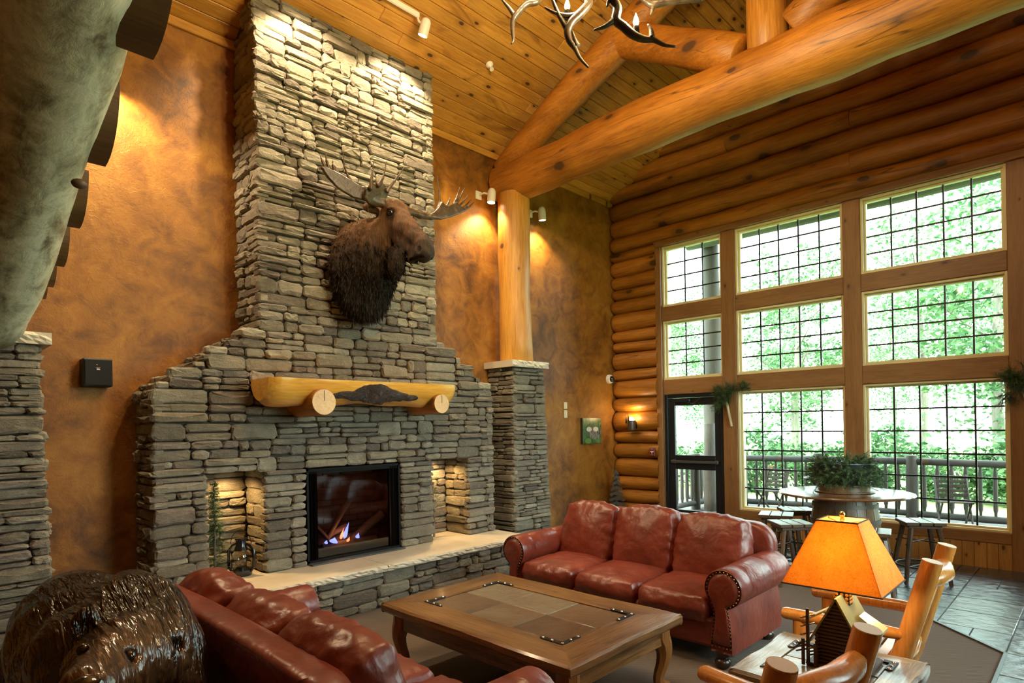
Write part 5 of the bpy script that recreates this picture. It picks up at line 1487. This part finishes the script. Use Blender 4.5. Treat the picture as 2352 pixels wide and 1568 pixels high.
MB().rbox(7.562, 8.048, 5.8515, 5.8552, 1.377, 1.783, .0006).build('photo', pc.done(_c, .3), cv, world=True)
# switch plates
for nm, lab, z0, z1, dial in (('thermostat', 'cream thermostat plate above the switch on the plaster wall', 1.925, 2.03, True), ('light_switch', 'pale switch plate just below the thermostat', 1.79, 1.91, False)):
    t = thing(nm, lab, 'wall plate', (7.195, 5.899, z0))
    MB().rbox(7.155, 7.235, 5.888, 5.899, z0, z1, .004).build('plate', M['cream'], t, world=True)
    if dial: MB().lathe([(.018,0),(.016,.008)], (0,0,0), 16).xf(Matrix.Translation((7.198,5.889,z0+.035)) @ Matrix.Rotation(PI/2, 4, 'X')).build('dial', M['white'], t, world=True)
    else: MB().rbox(7.18, 7.21, 5.881, 5.889, z0+.03, z1-.03, .003).build('rocker_switch', M['white'], t, world=True)
# dome camera
dc = thing('dome_camera', 'white dome security camera high in the room corner', 'camera', (8.36, 5.89, 2.43))
R_ = Matrix.Translation((8.345,5.899,2.43)) @ Matrix.Rotation(PI/2, 4, 'X')
MB().lathe([(.075,0),(.078,.02),(.07,.05),(.055,.06)], (0,0,0), 28).xf(R_).build('housing', M['white'], dc, smooth=40, world=True)
MB().lathe([(.054,.055),(.05,.075),(.036,.095),(.018,.105),(.002,.108)], (0,0,0), 24).xf(R_).build('dome', plain('smoked_dome', (.01,.01,.012), .05, coat=1), dc, smooth=True, world=True)
# sconce
sx_ = thing('wall_sconce', 'lit metal wall sconce with pine tree cut-outs on the log wall', 'sconce', (8.36, 5.455, 1.56))
MB().lathe([(.062,0),(.066,.01),(.066,.16),(.06,.16),(.06,.012),(.05,.004)], (8.33,5.455,1.575), 24).build('cup', plain('hammered_pewter', (.16,.14,.12), .4, .7, bump=.4), sx_, smooth=40, world=True)
MB().rbox(8.37, 8.44, 5.42, 5.49, 1.60, 1.72, .005).build('backplate', M['iron'], sx_, world=True)
MB().lathe([(.03,0),(.045,.03),(.03,.075),(.01,.09)], (8.33,5.455,1.70), 16).build('bulb', emit('sconce_bulb', (1,.72,.35), 14), sx_, smooth=True, world=True)
def flat_pine(mb, x, y, z0, h, w):
    mb.tube([(x,y,z0),(x,y,z0+h)], .0035, 6)
    for k in range(6):
        zz = z0+h*(.25+.12*k); ww = w*(1-k/6.5)
        mb.add([(x,y-ww,zz-.012),(x,y+ww,zz-.012),(x,y,zz+.02),(x+.003,y-ww,zz-.012),(x+.003,y+ww,zz-.012),(x+.003,y,zz+.02)], [(0,1,2),(3,5,4),(0,1,4,3),(1,2,5,4),(2,0,3,5)])
for (x, y, z0, h) in ((8.266,5.47,1.70,.15), (8.29,5.53,1.66,.16)):
    m = MB(); flat_pine(m, x, y, z0, h, .028); m.build('pine_cutout', M['iron'], sx_, world=True)
light('sconce_lamp', 'POINT', (8.33,5.455,1.82), 3.2, (1,.68,.32), .03)
# fire alarm pull station
fa = thing('fire_alarm_pull', 'dark red fire alarm pull station on the log wall by the door', 'fire alarm', (8.40, 5.12, 1.17))
MB().rbox(8.385, 8.42, 5.075, 5.165, 1.165, 1.295, .008).build('case', plain('fire_red', (.17,.012,.016), .4), fa, world=True)
MB().rbox(8.377, 8.386, 5.09, 5.15, 1.228, 1.243, .002).rbox(8.377, 8.386, 5.112, 5.128, 1.205, 1.229, .002).build('pull_handle', M['white'], fa, world=True)
MB().rbox(8.3825, 8.3855, 5.095, 5.145, 1.272, 1.278, .0005).rbox(8.3825, 8.3855, 5.098, 5.142, 1.182, 1.186, .0005).build('lettering', M['white'], fa, world=True)
# slatted wooden tree in the corner
ct = thing('wooden_slat_tree', 'grey slatted wooden fir tree standing in the corner behind the sofa', 'decoration', (8.17, 5.66, 0))
MB().tube([(8.17,5.66,0),(8.17,5.66,.95)], .02, 8).build('trunk', M['weathered_z'], ct, world=True)
for k in range(10):
    z = .12+k*.085; w = .20*(1-k/11.0)
    V = []; F = []; n = 7
    for i in range(n+1):
        t = -1+2*i/n; V += [(8.17+t*w*.71-.02, 5.66-t*w*.71-.02, z-.03*abs(t)+.012*math.sin(9*t+k)), (8.17+t*w*.71-.02, 5.66-t*w*.71-.02, z+.055-.045*abs(t)), (8.17+t*w*.71+.0, 5.66-t*w*.71+.0, z+.055-.045*abs(t)), (8.17+t*w*.71+.0, 5.66-t*w*.71, z-.03*abs(t)+.012*math.sin(9*t+k))]
    for i in range(n):
        for j in range(4): F.append((i*4+j, i*4+(j+1) % 4, (i+1)*4+(j+1) % 4, (i+1)*4+j))
    F += [(0,1,2,3), tuple(4*n+j for j in range(4))]
    MB().add(V, F).build('slat', M['weathered'], ct, world=True)
MB().rbox(8.07, 8.27, 5.60, 5.72, 0, .03, .004).build('base', M['weathered'], ct, world=True)
# niche things
nt_ = thing('niche_fir_tree', 'small dark artificial fir tree in the left fireplace niche', 'plant', (1.93, 5.60, .404))
rg = random.Random(23); mb = MB()
for k in range(300):
    h = rg.random()**.8; z = .47+h*.78; r = .145*(1-h*.82); a = rg.uniform(0, 2*PI)
    b = Vector((1.955, 5.60, z)); d = Vector((math.cos(a), math.sin(a), rg.uniform(-.2,.3))).normalized()
    sprig(mb, b, d, r, 12, rg, .004, .04)
mb.build('needles', M['needles'], nt_, world=True)['kind'] = 'stuff'
MB().tube([(1.955,5.60,.404),(1.955,5.60,1.2)], [.014,.005], 8).build('trunk', M['bark'], nt_, world=True)
MB().rbox(1.885, 2.025, 5.53, 5.67, .404, .45, .008).build('pot', brn, nt_, world=True)
lt = thing('kerosene_lantern', 'black kerosene lantern standing in the left fireplace niche', 'lantern', (2.14, 5.50, .404))
c = (2.14, 5.50, .404)
bl_ = plain('gloss_black_enamel', (.008,.009,.012), .2, coat=.5)
MB().lathe([(.085,0),(.09,.01),(.088,.05),(.05,.065),(.035,.08)], c, 24).build('fuel_tank', bl_, lt, smooth=40, world=True)
MB().lathe([(.045,.215),(.06,.225),(.05,.25),(.042,.27),(.042,.31),(.05,.318),(.05,.33),(.02,.335)], c, 24).build('chimney_cap', bl_, lt, smooth=40, world=True)
gw = NT('lantern_glass'); _tr = gw.n('ShaderNodeBsdfTransparent', ins={'Color': (.9,.88,.82,1)}); _gg = gw.n('ShaderNodeBsdfGlossy', ins={'Roughness': .04}); _mx = gw.n('ShaderNodeMixShader', ins={0: .12, 1: _tr.outputs[0], 2: _gg.outputs[0]}); gw.link(_mx.outputs[0], gw.out.inputs['Surface'])
MB().lathe([(.035,.082),(.06,.12),(.066,.15),(.058,.19),(.042,.216)], c, 24, False).build('globe', gw.m, lt, smooth=True, world=True)
for s_ in (-1, 1):
    MB().tube([Vector(c)+Vector((s_*.08*.71,-s_*.08*.71,.03)), Vector(c)+Vector((s_*.11*.71,-s_*.11*.71,.07)), Vector(c)+Vector((s_*.11*.71,-s_*.11*.71,.22)), Vector(c)+Vector((s_*.075*.71,-s_*.075*.71,.265)), Vector(c)+Vector((s_*.04*.71,-s_*.04*.71,.28))], .012, 8).build('side_tube', bl_, lt, smooth=40, world=True)
MB().tube([Vector(c)+Vector((.09*math.cos(t)*.71, -.09*math.cos(t)*.71, .28+.12*math.sin(t))) for t in [PI*i/12 for i in range(13)]], .003, 6).build('bail_handle', M['iron'], lt, world=True)
tw = thing('niche_twig_tree', 'bare twiggy dark tree in the right fireplace niche', 'plant', (4.40, 5.62, .404))
mb = MB(); rg = random.Random(33)
mb.tube([(4.40,5.62,.404),(4.41,5.62,.7),(4.40,5.63,1.02)], [.014,.01,.003], 8)
for k in range(26):
    z = .55+k*.017; a = rg.uniform(0, 2*PI); L_ = .14*(1-k/36)
    mb.tube([(4.405,5.62,z),(4.405+L_*.6*math.cos(a),5.62+L_*.6*math.sin(a),z+.03),(4.405+L_*math.cos(a+.3),5.62+L_*math.sin(a+.3),z+.02)], [.005,.004,.002], 5)
mb.build('twigs', M['bark'], tw, world=True)
mb = MB()
for k in range(48):
    z = rg.uniform(.6,1.05); a = rg.uniform(0, 2*PI); r = .12*(1.2-z)*1.4
    sprig(mb, Vector((4.405+r*.4*math.cos(a),5.62+r*.4*math.sin(a),z)), Vector((math.cos(a),math.sin(a),.1)).normalized(), .05+r*.4, 8, rg, .004, .03)
mb.build('sparse_needles', M['needles'], tw, world=True)['kind'] = 'stuff'
# evergreen sprays hung on the window posts
birch = plain('birch_stick', (.62,.55,.38), .6, var=.3)
def spray(label, y, z, seed, big=1.0):
    t = thing('evergreen_spray', label, 'decoration', (8.45, y, z), 0, 'evergreen sprays on the window posts')
    rg = random.Random(seed); mb = MB()
    for (dy, dz, n, L_) in ((.10,.02,34,.14),(-.06,.03,34,.14),(-.24,.05,26,.13),(.0,-.06,44,.15),(.12,-.18,22,.13),(.06,-.04,44,.16)):
        for _ in range(n):
            b = Vector((8.46+rg.uniform(-.05,.01), y+dy*big+rg.uniform(-.05,.05), z+dz*big+rg.uniform(-.05,.05)))
            d = Vector((-.5+rg.uniform(-.4,.3), dy*2+rg.uniform(-.7,.7), dz*3+rg.uniform(-.6,.6))).normalized()
            sprig(mb, b, d, L_*rg.uniform(.6,1.1)*big, 22, rg, .004, .07)
    mb.build('evergreen_boughs', M['needles'], t, world=True)['kind'] = 'stuff'
    MB().tube([(8.455,y+.02,z-.10),(8.45,y-.02,z-.28),(8.455,y-.06,z-.50)], [.017,.018,.018], 10).build('birch_stick', birch, t, world=True, smooth=40)
    MB().tube([(8.44,y+.05,z+.05),(8.43,y-.2,z+.07),(8.42,y-.42,z+.09)], [.006,.005,.002], 6).tube([(8.44,y,z+.02),(8.43,y+.03,z+.22)], [.006,.003], 6).tube([(8.44,y,z+.02),(8.43,y-.06,z+.17)], [.005,.003], 6).build('bare_twigs', M['bark'], t, world=True)
spray('evergreen spray with birch stick on the post beside the door', 3.90, 2.12, 51)
spray('evergreen spray with birch stick on the post at the right edge', .60, 2.12, 52, 1.15)

# ================================================================== OUTDOORS
struct(MB().box(-40, 60, -40, 60, -.40, -.32).build('ground', M['lawn']))
dk = struct(MB().box(8.74, 12.35, -5, 9, -.12, -.045).build('patio', plain('grey_deck_base', (.20,.21,.23), .8)))
for k in range(24):
    x = 8.76+k*.15
    MB().rbox(x, x+.142, -5, 9, -.05, -.02, .004).build('plank', M['weathered'], dk)
def railing(name, label, P0, P1, posts, gap=.185, rp=.09):
    t = thing(name, label, 'railing', ((P0[0]+P1[0])/2, (P0[1]+P1[1])/2, 0))
    a, b = Vector((*P0, 0)), Vector((*P1, 0)); L_ = (b-a).length
    rough_log(a+Vector((0,0,.96)), b+Vector((0,0,.96)), .06, .06, 10, .4, .01, 61).build('top_rail', M['weathered'], t, smooth=50, world=True)
    rough_log(a+Vector((0,0,.10)), b+Vector((0,0,.10)), .055, .055, 10, .4, .01, 62).build('bottom_rail', M['weathered'], t, smooth=50, world=True)
    for s_ in posts:
        p = a.lerp(b, s_/L_)
        rough_log(p+Vector((0,0,-.04)), p+Vector((0,0,1.07)), rp, rp, 14, .3, .004, int(s_*10), up=(1,0,0)).build('post', M['weathered_z'], t, smooth=50, world=True)
    s_ = gap*.6; k = 0
    rg = random.Random(9)
    while s_ < L_-.05:
        if all(abs(s_-q) > .12 for q in posts):
            p = a.lerp(b, s_/L_); r = rg.uniform(.030,.038)
            MB().tube([p+Vector((0,0,.13)), p+Vector((0,0,.2)), p+Vector((0,0,.24)), p+Vector((0,0,.8)), p+Vector((0,0,.85)), p+Vector((0,0,.93))], [r*.6,r*.7,r,r*.95,r*.7,r*.6], 8, up=(1,0,0)).build('baluster', M['weathered_z'], t, smooth=40, world=True)
        s_ += gap
    return t
railing('deck_railing', 'weathered log deck railing running along outside the big windows', (11.9,-2.6), (11.9,6.4), [.55, 2.0, 3.45, 4.91, 6.36, 7.8])
railing('deck_railing', 'weathered log railing seen through the glass door', (9.4,5.75), (11.75,5.75), [1.6], .19)
t_ = rough_log((10.95,5.42,-.04), (10.95,5.42,1.66), .115, .105, 16, .3, .006, 71, up=(1,0,0)).build('log_newel', M['weathered_z'], smooth=50); tag(t_, 'round-topped grey log bollard outside the glass door', 'post')
pp = rough_log((12.16,5.92,-.04), (12.16,5.92,5.42), .20, .17, 18, .4, .01, 72, up=(1,0,0)).build('porch_post', M['weathered_z'], smooth=50); tag(pp, 'tall weathered porch log seen through the small upper left window', 'post')
pr = thing('porch_roof', 'weathered porch eave beam with rafters above the outside of the windows', 'roof', (10.4, 3, 4.9))
zb_ = 5.33
rough_log((11.85,-4,zb_+.16), (11.85,6.3,zb_+.16), .17, .17, 14, .5, .01, 73).build('eave_beam', M['weathered'], pr, smooth=50, world=True)
for k in range(9):
    y = -3.5+k*1.15
    rough_log((8.8,y,zb_+.55), (12.5,y,zb_+.33), .07, .07, 10, .6, .004, 80+k).build('rafter', M['weathered'], pr, smooth=50, world=True)
MB().add([(8.76,-4.2,zb_+.66),(12.7,-4.2,zb_+.44),(12.7,6.6,zb_+.44),(8.76,6.6,zb_+.66),(8.76,-4.2,zb_+.76),(12.7,-4.2,zb_+.54),(12.7,6.6,zb_+.54),(8.76,6.6,zb_+.76)], [(0,1,2,3),(4,5,6,7),(0,1,5,4),(1,2,6,5),(2,3,7,6),(3,0,4,7)]).build('roof_deck', M['weathered'], pr, world=True)
# folding chairs and bistro tables
def fold_chair(label, loc, rotz):
    t = thing('folding_chair', label, 'chair', loc, rotz, 'grey folding chairs on the deck')
    w = M['weathered_z']
    for s_ in (-1, 1):
        MB().tube([(s_*.20,.22,0),(s_*.20,-.02,.43),(s_*.20,-.22,.84)], .017, 6, sq=(1.3,.8)).build('back_leg', w, t)
        MB().tube([(s_*.175,-.24,0),(s_*.175,.20,.45)], .016, 6, sq=(1.3,.8)).build('front_leg', w, t)
        MB().tube([(s_*.185,-.18,.44),(s_*.185,.24,.46)], .015, 6).build('seat_rail', w, t)
    for k in range(6): MB().rbox(-.20, .20, -.17+.07*k, -.12+.07*k, .455, .472, .003).build('seat_slat', w, t)
    for k in range(5):
        z = .52+.066*k; y = -.02-.2*(z-.43)/.41
        MB().rbox(-.19, .19, y-.02, y-.004, z, z+.046, .003).build('back_slat', w, t)
    return t
f0 = fold_chair('grey slatted folding chair outside the right-hand lower window', (11.05, 1.62, -.02), math.radians(110))
copy_thing(f0, (11.05, 4.28, -.02), math.radians(75), 'grey slatted folding chair outside the middle lower window')
def bistro(label, loc):
    t = thing('bistro_table', label, 'table', loc, 0, 'grey bistro tables on the deck')
    MB().lathe([(.33,0),(.34,.01),(.34,.022),(.33,.03)], (0,0,.70), 32).build('round_top', M['weathered'], t, smooth=40)
    for a in (.4, .4+PI/2):
        for s_ in (-1, 1): MB().tube([(s_*.26*math.cos(a),s_*.26*math.sin(a),0),(-s_*.2*math.cos(a),-s_*.2*math.sin(a),.7)], .018, 6).build('leg', M['weathered_z'], t)
    return t
t0 = bistro('grey round bistro table outside the middle lower window', (11.0, 3.40, -.02))
copy_thing(t0, (10.75, .62, -.02), 0, 'grey round bistro table outside at the far right')
# river stones by the railing
rg = random.Random(44)
peb = []
for k in range(3):
    mb = MB().sphere((0,0,0), 1, 9, 6, (1,.8,.6)); mb.v = [tuple(Vector(p)*(1+.18*mnoise.noise(Vector(p)*1.7+Vector((k*5,0,0))))) for p in mb.v]
    peb.append(mb.mesh('river_stone', M['pebble'], True))
for k in range(48):
    o = bpy.data.objects.new('river_stone', peb[k % 3]); COL.objects.link(o)
    s_ = rg.uniform(.05,.12); x, y = rg.uniform(11.0,11.72), rg.uniform(.2,4.6)
    if y > 2.6: x = rg.uniform(11.45, 11.74)
    o.matrix_basis = Matrix.Translation((x, y, -.02+s_*.45)) @ Matrix.Rotation(rg.uniform(0,6), 4, 'Z') @ Matrix.Diagonal((s_,s_,s_,1))
    tag(o, 'grey river stone among those along the foot of the deck railing', 'stone', 'river stones along the deck railing')
# trees and bushes
def leaf_cloud(mb, rg, c, R_, clumps, per, size):
    for _ in range(clumps):
        while True:
            q = Vector((rg.uniform(-1,1), rg.uniform(-1,1), rg.uniform(-1,1)))
            if .35 < q.length < 1: break
        k = Vector((c[0]+q.x*R_[0], c[1]+q.y*R_[1], c[2]+q.z*R_[2]))
        cr = rg.uniform(.35,.75)*min(R_)*.55
        for _ in range(per):
            p = k+Vector((rg.gauss(0,1), rg.gauss(0,1), rg.gauss(0,.7)))*cr*.6
            a = Vector((rg.uniform(-1,1), rg.uniform(-1,1), rg.uniform(-.6,.6))).normalized(); b = a.cross(Vector((rg.uniform(-1,1), rg.uniform(-1,1), rg.uniform(-1,1)))).normalized()
            s_ = size*rg.uniform(.6,1.3)
            mb.add([p-a*s_, p+b*s_*.5, p+a*s_, p-b*s_*.5], [(0,1,2,3)])
def tree_parts(seed, h, cr):
    rg = random.Random(seed); tr_ = MB()
    tr_.tube([(0,0,-.2),(rg.uniform(-.1,.1),.05,h*.3),(rg.uniform(-.3,.3),rg.uniform(-.3,.3),h*.62),(rg.uniform(-.3,.3),0,h*.92)], [.17,.13,.09,.03], 10)
    for k in range(9):
        z = h*rg.uniform(.3,.8); a = rg.uniform(0, 6.3); L_ = cr*rg.uniform(.6,1)
        tr_.tube([(0,0,z),(L_*.5*math.cos(a),L_*.5*math.sin(a),z+L_*.25),(L_*math.cos(a),L_*math.sin(a),z+L_*.6)], [.05,.035,.012], 6)
    lv = MB(); leaf_cloud(lv, rg, (0,0,h*.60), (cr,cr,h*.42), 52, 95, .098)
    return tr_.mesh('trunk', M['bark'], 50), lv.mesh('foliage', M['leaf'])
TP = [tree_parts(100+k, 8.5+k*.8, 2.1+.25*k) for k in range(4)]
rg = random.Random(77)
spots = [(21,2.0,0,1.0,'leafy tree outside the right-hand windows, nearest the right post'),(24,8.4,1,.95,'leafy tree seen through the left side of the middle windows'),
         (27,13.4,2,.85,'leafy tree seen through the glass door and the windows over it'),(31,5.6,3,1.05,'distant leafy tree right of the middle mullion'),
         (36,12.5,0,1.0,'distant leafy tree left of the middle mullion'),(35,20.5,1,1.1,'distant leafy tree seen at the left edge of the windows'),(42,9.0,2,.9,'farthest leafy tree seen behind the mullion')]
for k, (x, y, v, s_, lab) in enumerate(spots):
    t = thing('leafy_tree', lab, 'tree', (x, y, -.32), rg.uniform(0, 6), 'trees beyond the lawn')
    tm, lm_ = TP[v]
    inst('trunk', tm, t, Matrix.Diagonal((s_,s_,s_,1))); f = inst('foliage', lm_, t, Matrix.Diagonal((s_,s_,s_,1))); f['kind'] = 'stuff'
bm_ = MB(); leaf_cloud(bm_, random.Random(5), (0,0,.75), (1.0,1.0,.8), 34, 95, .075); bush_me = bm_.mesh('foliage', M['leaf'])
stm = MB()
for k in range(5): stm.tube([(0,0,-.05),(.25*math.cos(k*1.3),.25*math.sin(k*1.3),.5),(.5*math.cos(k*1.3),.5*math.sin(k*1.3),1.0)], [.03,.02,.008], 6)
stm = stm.mesh('stems', M['bark'])
ORD = ['first', 'second', 'third', 'fourth', 'fifth', 'sixth', 'seventh', 'eighth', 'ninth']
for k in range(9):
    t = thing('leafy_bush', 'low leafy green bush at the lawn edge, %s from the right' % ORD[k], 'bush', (17.6+rg.uniform(-.8,.8), 1.2+k*1.5, -.32), rg.uniform(0, 6), 'bushes at the lawn edge')
    s_ = rg.uniform(.8, 1.25)
    inst('foliage', bush_me, t, Matrix.Diagonal((s_,s_,s_,1)))['kind'] = 'stuff'; inst('stems', stm, t, Matrix.Diagonal((s_,s_,s_,1)))
